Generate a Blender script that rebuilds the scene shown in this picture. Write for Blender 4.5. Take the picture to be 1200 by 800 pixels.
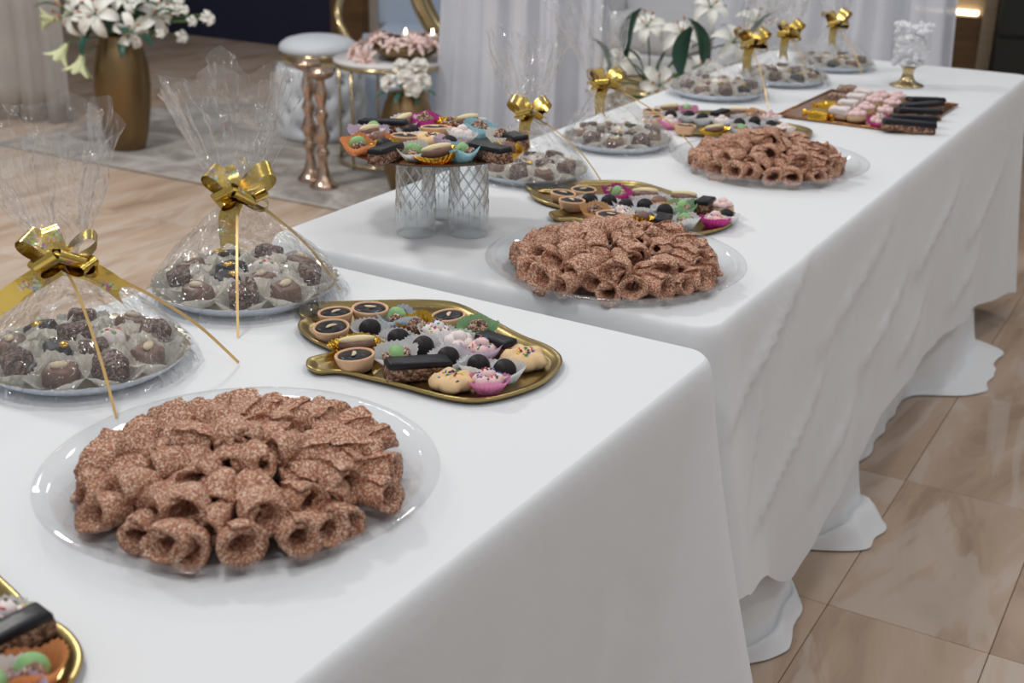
import bpy, bmesh, math, random
from mathutils import Vector, Matrix, noise

SC = bpy.context.scene
for o in list(bpy.data.objects):
    bpy.data.objects.remove(o)
COL = SC.collection
PI = math.pi
TAU = 2 * math.pi

# ------------------------------------------------------------------ camera
CAMZ = 1.3676
cd = bpy.data.cameras.new('camera')
cam = bpy.data.objects.new('camera', cd)
COL.objects.link(cam)
cd.sensor_width = 36.0
cd.lens = 44.46
cd.clip_start = 0.05
RT = Vector((0.86447776, 0.50226242, 0.02026504))
UP = Vector((-0.20140467, 0.3091505, 0.92944184))
FW = Vector((-0.46055876, 0.80756327, -0.36841173))
m3 = Matrix((RT, UP, -FW)).transposed()
cam.matrix_world = Matrix.Translation((0, 0, CAMZ)) @ m3.to_4x4()
cd.dof.use_dof = True
cd.dof.focus_distance = 1.7
cd.dof.aperture_fstop = 6.3
SC.camera = cam

# ------------------------------------------------------------------ light
SC.view_settings.view_transform = 'Standard'
SC.view_settings.look = 'None'
SC.view_settings.gamma = 1.0
SC.view_settings.use_curve_mapping = False
SC.view_settings.exposure = 0.0
SC.cycles.use_denoising = True
SC.cycles.max_bounces = 12
SC.cycles.transparent_max_bounces = 24
SC.cycles.sample_clamp_indirect = 4.0
SC.cycles.caustics_reflective = False
SC.cycles.caustics_refractive = False

w = bpy.data.worlds.new('room_ambient')
SC.world = w
w.use_nodes = True
w.node_tree.nodes['Background'].inputs[0].default_value = (0.925, 0.96, 1.0, 1)
w.node_tree.nodes['Background'].inputs[1].default_value = 0.35


def overhead_lamp(x, y, power, size=0.35, z=3.1, col=(1.0, 0.98, 0.95)):
    l = bpy.data.lights.new('downlight_or_fill', 'AREA')
    l.shape = 'DISK'
    l.size = size
    l.energy = power
    l.color = col
    o = bpy.data.objects.new('downlight_or_fill', l)
    o.location = (x, y, z)
    COL.objects.link(o)


LP = 9.5
for lx, ly, k in ((-0.35, 2.5, 0.85), (-1.6, 0.9, 1.5), (-1.9, 3.6, 0.8), (-0.2, 4.9, 0.8), (0.9, 1.2, 1.1), (-0.6, -0.4, 1.0),  # last lamp on this line is an added fill brightening the near table
                  (-3.8, 2.3, 5.6), (-3.6, 5.0, 0.8), (-5.6, 3.6, 0.7), (1.2, 4.0, 0.8)):
    overhead_lamp(lx, ly, LP * k)


# ------------------------------------------------------------------ helpers
def srgb(r, g, b):
    f = lambda c: (c / 255 / 12.92) if c / 255 <= 0.04045 else ((c / 255 + 0.055) / 1.055) ** 2.4
    return (f(r), f(g), f(b), 1.0)


class NT:
    def __init__(self, name):
        self.m = bpy.data.materials.new(name)
        self.m.use_nodes = True
        self.t = self.m.node_tree
        self.b = self.t.nodes['Principled BSDF']
        self.out = self.t.nodes['Material Output']

    def n(self, typ, **kw):
        x = self.t.nodes.new(typ)
        for k, v in kw.items():
            setattr(x, k, v)
        return x

    def l(self, a, b):
        self.t.links.new(a, b)

    def coord(self, kind='Object', scale=None, rnd=False):
        tc = self.n('ShaderNodeTexCoord')
        out = tc.outputs[kind]
        if kind == 'World':
            out = None
        if rnd:
            oi = self.n('ShaderNodeObjectInfo')
            mu = self.n('ShaderNodeVectorMath', operation='SCALE')
            cx = self.n('ShaderNodeCombineXYZ')
            for i in range(3):
                self.l(oi.outputs['Random'], cx.inputs[i])
            self.l(cx.outputs[0], mu.inputs[0])
            mu.inputs['Scale'].default_value = 7.0
            ad = self.n('ShaderNodeVectorMath', operation='ADD')
            self.l(out, ad.inputs[0])
            self.l(mu.outputs[0], ad.inputs[1])
            out = ad.outputs[0]
        if scale:
            mp = self.n('ShaderNodeMapping')
            mp.inputs['Scale'].default_value = scale
            self.l(out, mp.inputs[0])
            out = mp.outputs[0]
        return out

    def ramp(self, fac, stops):
        r = self.n('ShaderNodeValToRGB')
        e = r.color_ramp.elements
        while len(e) < len(stops):
            e.new(0.5)
        for el, (p, c) in zip(e, stops):
            el.position = p
            el.color = c
        self.l(fac, r.inputs[0])
        return r.outputs[0]

    def bump(self, h, strength=0.3, dist=0.001):
        bp = self.n('ShaderNodeBump')
        bp.inputs['Strength'].default_value = strength
        bp.inputs['Distance'].default_value = dist
        self.l(h, bp.inputs['Height'])
        self.l(bp.outputs[0], self.b.inputs['Normal'])
        return bp


def plain(name, col, rough=0.6, metal=0.0, spec=0.5, bump=None, vary=None, sss=0.0, coat=0.0):
    """solid colour with grain: bump=(scale,strength,dist), vary=(scale,amount)"""
    t = NT(name)
    t.b.inputs['Base Color'].default_value = col
    t.b.inputs['Roughness'].default_value = rough
    t.b.inputs['Metallic'].default_value = metal
    t.b.inputs['Specular IOR Level'].default_value = spec
    if coat:
        t.b.inputs['Coat Weight'].default_value = coat
    co = None
    if bump or vary:
        co = t.coord('Object', rnd=True)
    if vary:
        nz = t.n('ShaderNodeTexNoise')
        nz.inputs['Scale'].default_value = vary[0]
        nz.inputs['Detail'].default_value = 4
        t.l(co, nz.inputs['Vector'])
        a = vary[1]
        c0 = tuple(max(0, c * (1 - a)) for c in col[:3]) + (1,)
        c1 = tuple(min(1, c * (1 + a)) for c in col[:3]) + (1,)
        t.l(t.ramp(nz.outputs['Fac'], ((0.3, c0), (0.7, c1))), t.b.inputs['Base Color'])
    if bump:
        nb = t.n('ShaderNodeTexNoise')
        nb.inputs['Scale'].default_value = bump[0]
        nb.inputs['Detail'].default_value = 3
        t.l(co, nb.inputs['Vector'])
        t.bump(nb.outputs['Fac'], bump[1], bump[2])
    return t.m


def crumb(name, cols, scale=350, rough=0.7, strength=0.8, dist=0.002):
    """coarse voronoi grain: nuts, sesame, shredded chocolate"""
    t = NT(name)
    co = t.coord('Object', rnd=True)
    v = t.n('ShaderNodeTexVoronoi')
    v.inputs['Scale'].default_value = scale
    t.l(co, v.inputs['Vector'])
    hs = t.n('ShaderNodeSeparateColor')
    t.l(v.outputs['Color'], hs.inputs[0])
    k = len(cols)
    cr = t.ramp(hs.outputs[0], [(i / k, c) for i, c in enumerate(cols)])
    cr.node.color_ramp.interpolation = 'CONSTANT'
    t.l(cr, t.b.inputs['Base Color'])
    t.b.inputs['Roughness'].default_value = rough
    inv = t.n('ShaderNodeMath', operation='SUBTRACT')
    inv.inputs[0].default_value = 1.0
    t.l(v.outputs['Distance'], inv.inputs[1])
    t.bump(inv.outputs[0], strength, dist)
    return t.m


def clear_film(name, base, edge, rough, tint=(1, 1, 1, 1), haze=0.0, power=3.0, bump=None, hcol=(1, 1, 1, 1), bscale=None):
    """thin clear plastic: transparent, with reflectance rising towards grazing angles"""
    t = NT(name)
    t.t.nodes.remove(t.b)
    tr = t.n('ShaderNodeBsdfTransparent')
    tr.inputs[0].default_value = tint
    gl = t.n('ShaderNodeBsdfGlossy')
    gl.inputs['Roughness'].default_value = rough
    gl.inputs['Color'].default_value = (1, 1, 1, 1)
    lw = t.n('ShaderNodeLayerWeight')
    lw.inputs[0].default_value = 0.5
    pw = t.n('ShaderNodeMath', operation='POWER')
    pw.inputs[1].default_value = power
    t.l(lw.outputs['Facing'], pw.inputs[0])
    ma = t.n('ShaderNodeMath', operation='MULTIPLY_ADD')
    ma.inputs[1].default_value = edge
    ma.inputs[2].default_value = base
    t.l(pw.outputs[0], ma.inputs[0])
    mx = t.n('ShaderNodeMixShader')
    t.l(ma.outputs[0], mx.inputs[0])
    t.l(tr.outputs[0], mx.inputs[1])
    t.l(gl.outputs[0], mx.inputs[2])
    last = mx
    if haze:
        df = t.n('ShaderNodeBsdfDiffuse')
        df.inputs[0].default_value = hcol
        tl = t.n('ShaderNodeBsdfTranslucent')
        tl.inputs[0].default_value = hcol
        a = t.n('ShaderNodeMixShader')
        a.inputs[0].default_value = 0.5
        t.l(df.outputs[0], a.inputs[1])
        t.l(tl.outputs[0], a.inputs[2])
        m2 = t.n('ShaderNodeMixShader')
        m2.inputs[0].default_value = haze
        t.l(mx.outputs[0], m2.inputs[1])
        t.l(a.outputs[0], m2.inputs[2])
        last = m2
    if bump:
        co = t.coord('Object', bscale)
        nb = t.n('ShaderNodeTexNoise')
        nb.inputs['Scale'].default_value = bump[0]
        nb.inputs['Detail'].default_value = 2
        t.l(co, nb.inputs['Vector'])
        bp = t.n('ShaderNodeBump')
        bp.inputs['Strength'].default_value = bump[1]
        bp.inputs['Distance'].default_value = bump[2]
        t.l(nb.outputs['Fac'], bp.inputs['Height'])
        t.l(bp.outputs[0], gl.inputs['Normal'])
        t.l(bp.outputs[0], lw.inputs['Normal'])
    t.l(last.outputs[0], t.out.inputs[0])
    return t.m


def mk(name, V, F, mats, smooth=True, mi=None):
    me = bpy.data.meshes.new(name)
    me.from_pydata([tuple(v) for v in V], [], F)
    for mt in (mats if isinstance(mats, (list, tuple)) else [mats]):
        me.materials.append(mt)
    if smooth:
        me.polygons.foreach_set('use_smooth', [True] * len(me.polygons))
    if mi:
        me.polygons.foreach_set('material_index', mi)
    me.update()
    return me


def ob(name, me, parent=None, loc=(0, 0, 0), rot=(0, 0, 0), scale=(1, 1, 1)):
    o = bpy.data.objects.new(name, me)
    COL.objects.link(o)
    o.location = loc
    o.rotation_euler = rot
    o.scale = scale
    if parent:
        o.parent = parent
    return o


def tag(o, label=None, cat=None, group=None, kind=None):
    if label:
        o['label'] = label
    if cat:
        o['category'] = cat
    if group:
        o['group'] = group
    if kind:
        o['kind'] = kind
    return o


def thing(name, label, cat, loc=(0, 0, 0), rotz=0.0, group=None, scale=1.0):
    o = ob(name, None, None, loc, (0, 0, rotz), (scale,) * 3)
    o.empty_display_size = 0.03
    return tag(o, label, cat, group)


def copy_tree(o, parent=None):
    c = o.copy()
    COL.objects.link(c)
    c.parent = parent
    for ch in o.children:
        copy_tree(ch, c)
    return c


class MB:
    """collects geometry for one mesh"""
    def __init__(self):
        self.V, self.F, self.M = [], [], []

    def add(self, V, F, mi=0, mat=None):
        k = len(self.V)
        self.V += [mat @ Vector(v) for v in V] if mat else [Vector(v) for v in V]
        self.F += [tuple(i + k for i in f) for f in F]
        self.M += [mi] * len(F)
        return self

    def mesh(self, name, mats, smooth=True):
        return mk(name, self.V, self.F, mats, smooth, self.M if isinstance(mats, (list, tuple)) else None)


def lathe(profile, n=32, mod=None, caps=False):
    """profile list of (r,z); mod(r,z,i,angle)->r,z"""
    V, F = [], []
    for i, (r, z) in enumerate(profile):
        for k in range(n):
            a = TAU * k / n
            rr, zz = mod(r, z, i, a) if mod else (r, z)
            V.append((rr * math.cos(a), rr * math.sin(a), zz))
    for i in range(len(profile) - 1):
        for k in range(n):
            k2 = (k + 1) % n
            F.append((i * n + k, i * n + k2, (i + 1) * n + k2, (i + 1) * n + k))
    if caps:
        F.append(tuple(range(n - 1, -1, -1)))
        F.append(tuple((len(profile) - 1) * n + k for k in range(n)))
    return V, F


def box(x0, x1, y0, y1, z0, z1):
    V = [(x, y, z) for z in (z0, z1) for x, y in ((x0, y0), (x1, y0), (x1, y1), (x0, y1))]
    F = [(3, 2, 1, 0), (4, 5, 6, 7), (0, 1, 5, 4), (1, 2, 6, 5), (2, 3, 7, 6), (3, 0, 4, 7)]
    return V, F


def rbox(sx, sy, z0, z1, bev=0.003, seg=2, taper=1.0, wob=0.0, seed=0):
    """bevelled box centred on x,y"""
    bm = bmesh.new()
    V, F = box(-sx / 2, sx / 2, -sy / 2, sy / 2, z0, z1)
    vs = [bm.verts.new(v) for v in V]
    for f in F:
        bm.faces.new([vs[i] for i in f])
    bmesh.ops.bevel(bm, geom=bm.edges[:] + bm.verts[:], offset=bev, segments=seg, affect='EDGES', profile=0.5)
    if wob:
        bmesh.ops.subdivide_edges(bm, edges=bm.edges[:], cuts=2, use_grid_fill=True)
    V = []
    bm.verts.index_update()
    for v in bm.verts:
        p = v.co.copy()
        k = (p.z - z0) / (z1 - z0)
        p.x *= 1 + (taper - 1) * k
        p.y *= 1 + (taper - 1) * k
        if wob:
            p += noise.noise_vector(p * 90 + Vector((seed * 3.1, 0, 0))) * wob
        V.append(p)
    F = [tuple(v.index for v in f.verts) for f in bm.faces]
    bm.free()
    return V, F


def ico(r, sub=2, sc=(1, 1, 1), amp=0.0, freq=60.0, seed=0.0, c=(0, 0, 0)):
    bm = bmesh.new()
    bmesh.ops.create_icosphere(bm, subdivisions=sub, radius=1.0)
    bm.verts.index_update()
    V = []
    for v in bm.verts:
        d = v.co.copy()
        k = 1 + (amp * noise.noise(d * r * freq + Vector((seed, seed * 1.7, 0))) if amp else 0)
        V.append(Vector((d.x * r * sc[0] * k + c[0], d.y * r * sc[1] * k + c[1], d.z * r * sc[2] * k + c[2])))
    F = [tuple(v.index for v in f.verts) for f in bm.faces]
    bm.free()
    return V, F


def tube(path, rad, n=8, caps=True, flat=None):
    """tube along a path; rad number or list; flat = (w,h) ellipse half sizes"""
    P = [Vector(p) for p in path]
    V, F = [], []
    prev = None
    for i, p in enumerate(P):
        t = (P[min(i + 1, len(P) - 1)] - P[max(i - 1, 0)]).normalized()
        if prev is None:
            a = Vector((0, 0, 1)) if abs(t.z) < 0.9 else Vector((1, 0, 0))
            u = t.cross(a).normalized()
        else:
            u = (prev - t * prev.dot(t)).normalized()
        prev = u
        v = t.cross(u)
        r = rad[i] if isinstance(rad, (list, tuple)) else rad
        for k in range(n):
            a = TAU * k / n
            V.append(p + u * math.cos(a) * r + v * math.sin(a) * r)
    for i in range(len(P) - 1):
        for k in range(n):
            k2 = (k + 1) % n
            F.append((i * n + k, i * n + k2, (i + 1) * n + k2, (i + 1) * n + k))
    if caps:
        F.append(tuple(range(n - 1, -1, -1)))
        F.append(tuple((len(P) - 1) * n + k for k in range(n)))
    return V, F


def spline(pts, n=8, closed=False):
    P = [Vector(p) for p in pts]
    out = []
    N = len(P)
    for i in range(N if closed else N - 1):
        if closed:
            a, b, c, d = P[(i - 1) % N], P[i], P[(i + 1) % N], P[(i + 2) % N]
        else:
            a, b, c, d = P[max(i - 1, 0)], P[i], P[i + 1], P[min(i + 2, N - 1)]
        for k in range(n):
            t = k / n
            out.append(0.5 * ((2 * b) + (c - a) * t + (2 * a - 5 * b + 4 * c - d) * t * t + (3 * b - a - 3 * c + d) * t ** 3))
    if not closed:
        out.append(P[-1])
    return out


def photo_x(p):
    """how far to the right a point shows, for wording 'from the left'"""
    q = Vector(p) - Vector((0, 0, CAMZ))
    return q.dot(RT) / q.dot(FW), q.dot(UP) / q.dot(FW), q.dot(FW)


# ------------------------------------------------------------------ materials
def cloth_mat():
    t = NT('white_tablecloth')
    t.b.inputs['Base Color'].default_value = srgb(232, 233, 235)
    t.b.inputs['Roughness'].default_value = 0.85
    t.b.inputs['Sheen Weight'].default_value = 0.15
    co = t.coord('Object')
    n1 = t.n('ShaderNodeTexNoise')
    n1.inputs['Scale'].default_value = 5.0
    n1.inputs['Detail'].default_value = 5
    n1.inputs['Distortion'].default_value = 0.8
    t.l(co, n1.inputs['Vector'])
    n2 = t.n('ShaderNodeTexNoise')
    n2.inputs['Scale'].default_value = 900
    t.l(co, n2.inputs['Vector'])
    ma = t.n('ShaderNodeMath', operation='MULTIPLY_ADD')
    ma.inputs[1].default_value = 0.03
    t.l(n2.outputs['Fac'], ma.inputs[0])
    t.l(n1.outputs['Fac'], ma.inputs[2])
    t.bump(ma.outputs[0], 0.35, 0.012)
    return t.m


def marble_mat():
    t = NT('beige_marble')
    ge = t.n('ShaderNodeNewGeometry')
    oi = t.n('ShaderNodeObjectInfo')
    cx = t.n('ShaderNodeCombineXYZ')
    mu = t.n('ShaderNodeMath', operation='MULTIPLY')
    mu.inputs[1].default_value = 9.0
    t.l(oi.outputs['Random'], mu.inputs[0])
    t.l(mu.outputs[0], cx.inputs[2])
    ad = t.n('ShaderNodeVectorMath', operation='ADD')
    t.l(ge.outputs['Position'], ad.inputs[0])
    t.l(cx.outputs[0], ad.inputs[1])
    mp = t.n('ShaderNodeMapping')
    mp.inputs['Scale'].default_value = (3.2, 0.8, 1.0)
    t.l(ad.outputs[0], mp.inputs[0])
    n1 = t.n('ShaderNodeTexNoise')
    n1.inputs['Scale'].default_value = 1.6
    n1.inputs['Detail'].default_value = 7
    n1.inputs['Roughness'].default_value = 0.62
    n1.inputs['Distortion'].default_value = 1.1
    t.l(mp.outputs[0], n1.inputs['Vector'])
    base = t.ramp(n1.outputs['Fac'], ((0.30, srgb(154, 130, 111)), (0.47, srgb(184, 159, 138)),
                                       (0.58, srgb(192, 169, 150)), (0.70, srgb(204, 190, 177))))
    n2 = t.n('ShaderNodeTexNoise')
    n2.inputs['Scale'].default_value = 0.9
    n2.inputs['Detail'].default_value = 5
    n2.inputs['Distortion'].default_value = 1.4
    t.l(mp.outputs[0], n2.inputs['Vector'])
    vein = t.ramp(n2.outputs['Fac'], ((0.50, (0, 0, 0, 1)), (0.525, (1, 1, 1, 1)), (0.57, (1, 1, 1, 1)), (0.60, (0, 0, 0, 1))))
    mx = t.n('ShaderNodeMix', data_type='RGBA')
    mu2 = t.n('ShaderNodeMath', operation='MULTIPLY')
    mu2.inputs[1].default_value = 0.5
    t.l(vein, mu2.inputs[0])
    t.l(mu2.outputs[0], mx.inputs[0])
    t.l(base, mx.inputs[6])
    mx.inputs[7].default_value = srgb(200, 186, 174)
    t.l(mx.outputs[2], t.b.inputs['Base Color'])
    t.b.inputs['Roughness'].default_value = 0.38
    t.b.inputs['Specular IOR Level'].default_value = 0.35
    return t.m


def gold_foil(name, col, rough=0.22, bump=(60, 0.35, 0.002), holo=0.0):
    t = NT(name)
    t.b.inputs['Base Color'].default_value = col
    t.b.inputs['Metallic'].default_value = 1.0
    t.b.inputs['Roughness'].default_value = rough
    co = t.coord('Object', rnd=True)
    nb = t.n('ShaderNodeTexNoise')
    nb.inputs['Scale'].default_value = bump[0]
    nb.inputs['Detail'].default_value = 3
    t.l(co, nb.inputs['Vector'])
    t.bump(nb.outputs['Fac'], bump[1], bump[2])
    if holo:
        v = t.n('ShaderNodeTexVoronoi')
        v.inputs['Scale'].default_value = 320
        t.l(co, v.inputs['Vector'])
        n3 = t.n('ShaderNodeTexNoise')
        n3.inputs['Scale'].default_value = 38
        t.l(co, n3.inputs['Vector'])
        msk = t.ramp(n3.outputs['Fac'], ((0.56, (0, 0, 0, 1)), (0.66, (holo,) * 3 + (1,))))
        hs = t.n('ShaderNodeHueSaturation')
        hs.inputs['Saturation'].default_value = 1.0
        t.l(v.outputs['Color'], hs.inputs['Color'])
        mx = t.n('ShaderNodeMix', data_type='RGBA')
        t.l(msk, mx.inputs[0])
        mx.inputs[6].default_value = col
        t.l(hs.outputs[0], mx.inputs[7])
        t.l(mx.outputs[2], t.b.inputs['Base Color'])
    return t.m


M = {}
M['cloth'] = cloth_mat()
M['marble'] = marble_mat()
M['grout'] = plain('tile_grout', srgb(146, 122, 103), 0.9)
M['sesame'] = crumb('sesame_crust', [srgb(160, 100, 74), srgb(230, 188, 158), srgb(182, 120, 92), srgb(206, 150, 120), srgb(174, 112, 84), srgb(242, 212, 188)], 640, 0.6, 0.9, 0.0018)
M['clear'] = clear_film('clear_plastic', 0.04, 0.45, 0.04, (0.97, 0.975, 0.98, 1), 0.004, 3.6)
M['thin_glass'] = clear_film('thin_goblet_glass', 0.03, 0.15, 0.04, (0.99, 0.99, 0.99, 1), 0.0, 3.0)
M['cello'] = clear_film('cellophane', 0.06, 0.46, 0.06, (0.985, 0.985, 0.985, 1), 0.045, 2.2, (1.0, 1.0, 0.03), (1, 1, 1, 1), (46, 46, 15))
M['gold_tray'] = gold_foil('gold_card_tray', srgb(172, 150, 98), 0.28, (45, 0.25, 0.002))
M['bronze_board'] = gold_foil('bronze_cake_board', srgb(186, 132, 88), 0.2, (30, 0.1, 0.001))
M['board_edge'] = plain('board_edge', srgb(92, 78, 72), 0.5)
M['gold_ribbon'] = gold_foil('gold_ribbon_foil', srgb(216, 184, 96), 0.24, (70, 0.35, 0.002), 0.55)
M['curl_ribbon'] = plain('curling_ribbon_gold', srgb(232, 192, 124), 0.35, 0.25)
M['gold_cup'] = gold_foil('gold_foil_cup', srgb(226, 178, 66), 0.22, (140, 0.5, 0.002))
M['plate'] = plain('silver_white_card', srgb(214, 222, 234), 0.38, 0.25)
M['plate_foil'] = gold_foil('plate_foil_top', srgb(206, 200, 178), 0.28, (90, 0.5, 0.002))
M['choc'] = plain('dark_chocolate', srgb(34, 29, 32), 0.5, spec=0.25, bump=(160, 0.25, 0.001))
M['choc_bar'] = plain('dark_chocolate_coat', srgb(28, 26, 32), 0.36, spec=0.3, bump=(120, 0.3, 0.001))
M['nutbar'] = crumb('nut_praline', [srgb(104, 72, 56), srgb(140, 100, 76), srgb(86, 58, 46), srgb(176, 138, 112)], 300, 0.7, 0.7, 0.002)
M['milk'] = plain('milk_chocolate', srgb(128, 94, 80), 0.4, bump=(120, 0.3, 0.001), vary=(60, 0.15))
M['shred'] = crumb('shredded_chocolate', [srgb(92, 64, 56), srgb(132, 100, 88), srgb(72, 50, 44), srgb(164, 134, 122)], 420, 0.6, 1.0, 0.003)
M['tart'] = plain('tart_pastry', srgb(226, 182, 144), 0.7, bump=(220, 0.2, 0.001), vary=(70, 0.08))
M['cookie'] = plain('butter_cookie', srgb(236, 200, 152), 0.72, bump=(160, 0.3, 0.001), vary=(60, 0.08))
M['almond'] = plain('almond', srgb(226, 206, 174), 0.55, vary=(120, 0.1))
M['cream'] = plain('white_cream', srgb(240, 226, 222), 0.55, bump=(180, 0.3, 0.001))
M['pinkcream'] = plain('pink_cream', srgb(240, 206, 204), 0.55, bump=(150, 0.3, 0.001))
M['pist'] = plain('pistachio_green', srgb(146, 190, 128), 0.6, bump=(200, 0.3, 0.001), vary=(90, 0.15))
M['nut'] = crumb('chopped_nut', [srgb(150, 110, 92), srgb(196, 160, 138), srgb(116, 82, 70), srgb(216, 190, 170)], 380, 0.7, 0.9, 0.003)
M['yellowcream'] = plain('vanilla_cream', srgb(240, 222, 176), 0.5, vary=(60, 0.06))
def paper_mat(name, col):
    t = NT(name)
    t.b.inputs['Base Color'].default_value = col
    t.b.inputs['Roughness'].default_value = 0.6
    co = t.coord('Object', rnd=True)
    nb = t.n('ShaderNodeTexNoise')
    nb.inputs['Scale'].default_value = 90
    t.l(co, nb.inputs['Vector'])
    t.bump(nb.outputs['Fac'], 0.1, 0.001)
    tl = t.n('ShaderNodeBsdfTranslucent')
    tl.inputs[0].default_value = col
    mx = t.n('ShaderNodeMixShader')
    mx.inputs[0].default_value = 0.55
    t.l(t.b.outputs[0], mx.inputs[1])
    t.l(tl.outputs[0], mx.inputs[2])
    t.l(mx.outputs[0], t.out.inputs[0])
    return t.m


for nm, c in (('white', (252, 252, 253)), ('lav', (224, 204, 226)), ('pink', (240, 160, 200)), ('magenta', (206, 70, 152)),
              ('green', (158, 202, 152)), ('blue', (176, 222, 236)), ('orange', (244, 162, 104)), ('ivory', (248, 244, 234)),
              ('tan', (238, 184, 128)), ('paleblue', (214, 226, 240))):
    M['cup_' + nm] = paper_mat('paper_cup_' + nm, srgb(*c))
M['cup_gold'] = M['gold_cup']
SPR = [plain('sprinkle_' + n, srgb(*c), 0.4, vary=(200, 0.05)) for n, c in
       (('red', (214, 62, 66)), ('green', (60, 160, 96)), ('blue', (70, 96, 190)), ('purple', (96, 46, 92)), ('yellow', (238, 200, 80)))]
M['bronze'] = gold_foil('bronze_glaze', srgb(142, 118, 84), 0.36, (12, 0.12, 0.004))
M['rosegold'] = gold_foil('rose_gold_metal', srgb(200, 172, 152), 0.18, (20, 0.05, 0.002))
M['palegold'] = gold_foil('pale_gold_metal', srgb(206, 184, 140), 0.2, (30, 0.1, 0.002))
M['leather'] = plain('white_leather', srgb(214, 218, 224), 0.45, bump=(120, 0.15, 0.001))
M['button'] = plain('crystal_button', srgb(170, 174, 186), 0.1, 0.6, vary=(80, 0.1))
M['rug'] = None
M['leaf'] = plain('dark_green_leaf', srgb(40, 82, 66), 0.4, vary=(30, 0.25))
M['stem'] = plain('green_stem', srgb(92, 120, 72), 0.6, vary=(30, 0.15))
M['lily'] = plain('white_lily_petal', srgb(242, 240, 232), 0.55, vary=(30, 0.05))
M['anther'] = plain('lily_anther', srgb(178, 108, 48), 0.6, vary=(60, 0.1))
M['limepetal'] = plain('lily_bud_green', srgb(222, 226, 178), 0.55, vary=(20, 0.12))
M['blush'] = plain('blush_petal', srgb(238, 212, 204), 0.6, vary=(20, 0.06))
M['rose'] = plain('white_rose_petal', srgb(240, 236, 228), 0.6, vary=(20, 0.05))
M['ptop'] = plain('white_marble_top', srgb(226, 222, 220), 0.25, vary=(4, 0.06))
M['wood'] = None
M['navy'] = plain('navy_door_paint', srgb(24, 34, 62), 0.5, vary=(3, 0.1))
M['ivorywall'] = plain('wall_paint', srgb(188, 180, 170), 0.8, vary=(2, 0.05))
M['blueclothe'] = plain('pale_blue_fabric', srgb(176, 188, 204), 0.8, bump=(20, 0.4, 0.01))
M['white_fab'] = plain('white_upholstery', srgb(226, 226, 228), 0.8, bump=(60, 0.2, 0.002))
M['dark_cab'] = plain('black_green_lacquer', srgb(36, 38, 34), 0.45, vary=(2, 0.15))
M['crystal'] = plain('white_sugar_crystal', srgb(236, 236, 240), 0.2, spec=0.7, bump=(140, 0.5, 0.003))


def tulle_mat(name, alpha, col):
    t = NT(name)
    t.b.inputs['Base Color'].default_value = col
    t.b.inputs['Roughness'].default_value = 0.8
    co = t.coord('Object')
    n1 = t.n('ShaderNodeTexNoise')
    n1.inputs['Scale'].default_value = 3.0
    n1.inputs['Detail'].default_value = 3
    t.l(co, n1.inputs['Vector'])
    t.l(t.ramp(n1.outputs['Fac'], ((0.3, (alpha - 0.12,) * 3 + (1,)), (0.7, (min(1, alpha + 0.12),) * 3 + (1,)))), t.b.inputs['Alpha'])
    return t.m


M['tulle'] = tulle_mat('white_tulle', 0.84, srgb(226, 228, 236))
M['curtain'] = tulle_mat('grey_voile', 0.88, srgb(196, 190, 184))


def wood_mat(name, a, b):
    t = NT(name)
    co = t.coord('Object', (1.5, 1.5, 14))
    n1 = t.n('ShaderNodeTexNoise')
    n1.inputs['Scale'].default_value = 2.0
    n1.inputs['Detail'].default_value = 6
    t.l(co, n1.inputs['Vector'])
    t.l(t.ramp(n1.outputs['Fac'], ((0.3, a), (0.7, b))), t.b.inputs['Base Color'])
    t.b.inputs['Roughness'].default_value = 0.45
    return t.m


M['wood'] = wood_mat('walnut_panel', srgb(96, 70, 46), srgb(122, 92, 62))
M['postwood'] = wood_mat('beige_post', srgb(150, 132, 108), srgb(166, 148, 124))


def rug_mat():
    t = NT('grey_faded_rug')
    co = t.coord('Object')
    n1 = t.n('ShaderNodeTexNoise')
    n1.inputs['Scale'].default_value = 4.5
    n1.inputs['Detail'].default_value = 7
    n1.inputs['Roughness'].default_value = 0.7
    n1.inputs['Distortion'].default_value = 1.2
    t.l(co, n1.inputs['Vector'])
    t.l(t.ramp(n1.outputs['Fac'], ((0.32, srgb(120, 112, 106)), (0.5, srgb(158, 150, 144)), (0.66, srgb(190, 184, 178)))), t.b.inputs['Base Color'])
    t.b.inputs['Roughness'].default_value = 0.95
    n2 = t.n('ShaderNodeTexNoise')
    n2.inputs['Scale'].default_value = 260
    t.l(co, n2.inputs['Vector'])
    t.bump(n2.outputs['Fac'], 0.6, 0.004)
    return t.m


M['rug'] = rug_mat()


M['glass'] = clear_film('cut_crystal_glass', 0.06, 0.75, 0.03, (0.965, 0.98, 0.985, 1), 0.012, 1.8)

# ------------------------------------------------------------------ setting: floor
floor = ob('floor', mk('floor', *box(-9.0, 4.0, -2.0, 7.3, -0.12, -0.006), M['grout'], False))
tag(floor, kind='structure')
TW, TL = 0.3025, 0.605
JX, JY = -0.499, 2.135
V, F = rbox(TW - 0.0016, TL - 0.0016, -0.02, 0.0, 0.0008, 1)
tile_me = mk('floor_tile', V, F, M['marble'], False)
cand = []
for i in range(-29, 15):
    for j in range(-7, 9):
        x, y = JX + (i + 0.5) * TW, JY + (j + 0.5) * TL
        if y + TL / 2 > 7.3 or x - TW / 2 < -9 or y - TL / 2 < -2 or x + TW / 2 > 4:
            continue
        px, py, d = photo_x((x, y, 0))
        vis = d > 0.3 and abs(px) < 0.405 + 0.22 / d and -0.27 - 0.3 / d < py < 0.27 + 0.4 / d
        if -1.2 < x < -0.72 and y < 4.0:
            vis = False
        if -4.8 < x < -2.0 and 4.0 < y < 5.4:
            vis = False
        cand.append((0 if vis else 1, d, x, y))
cand.sort()
rest = MB()
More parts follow.
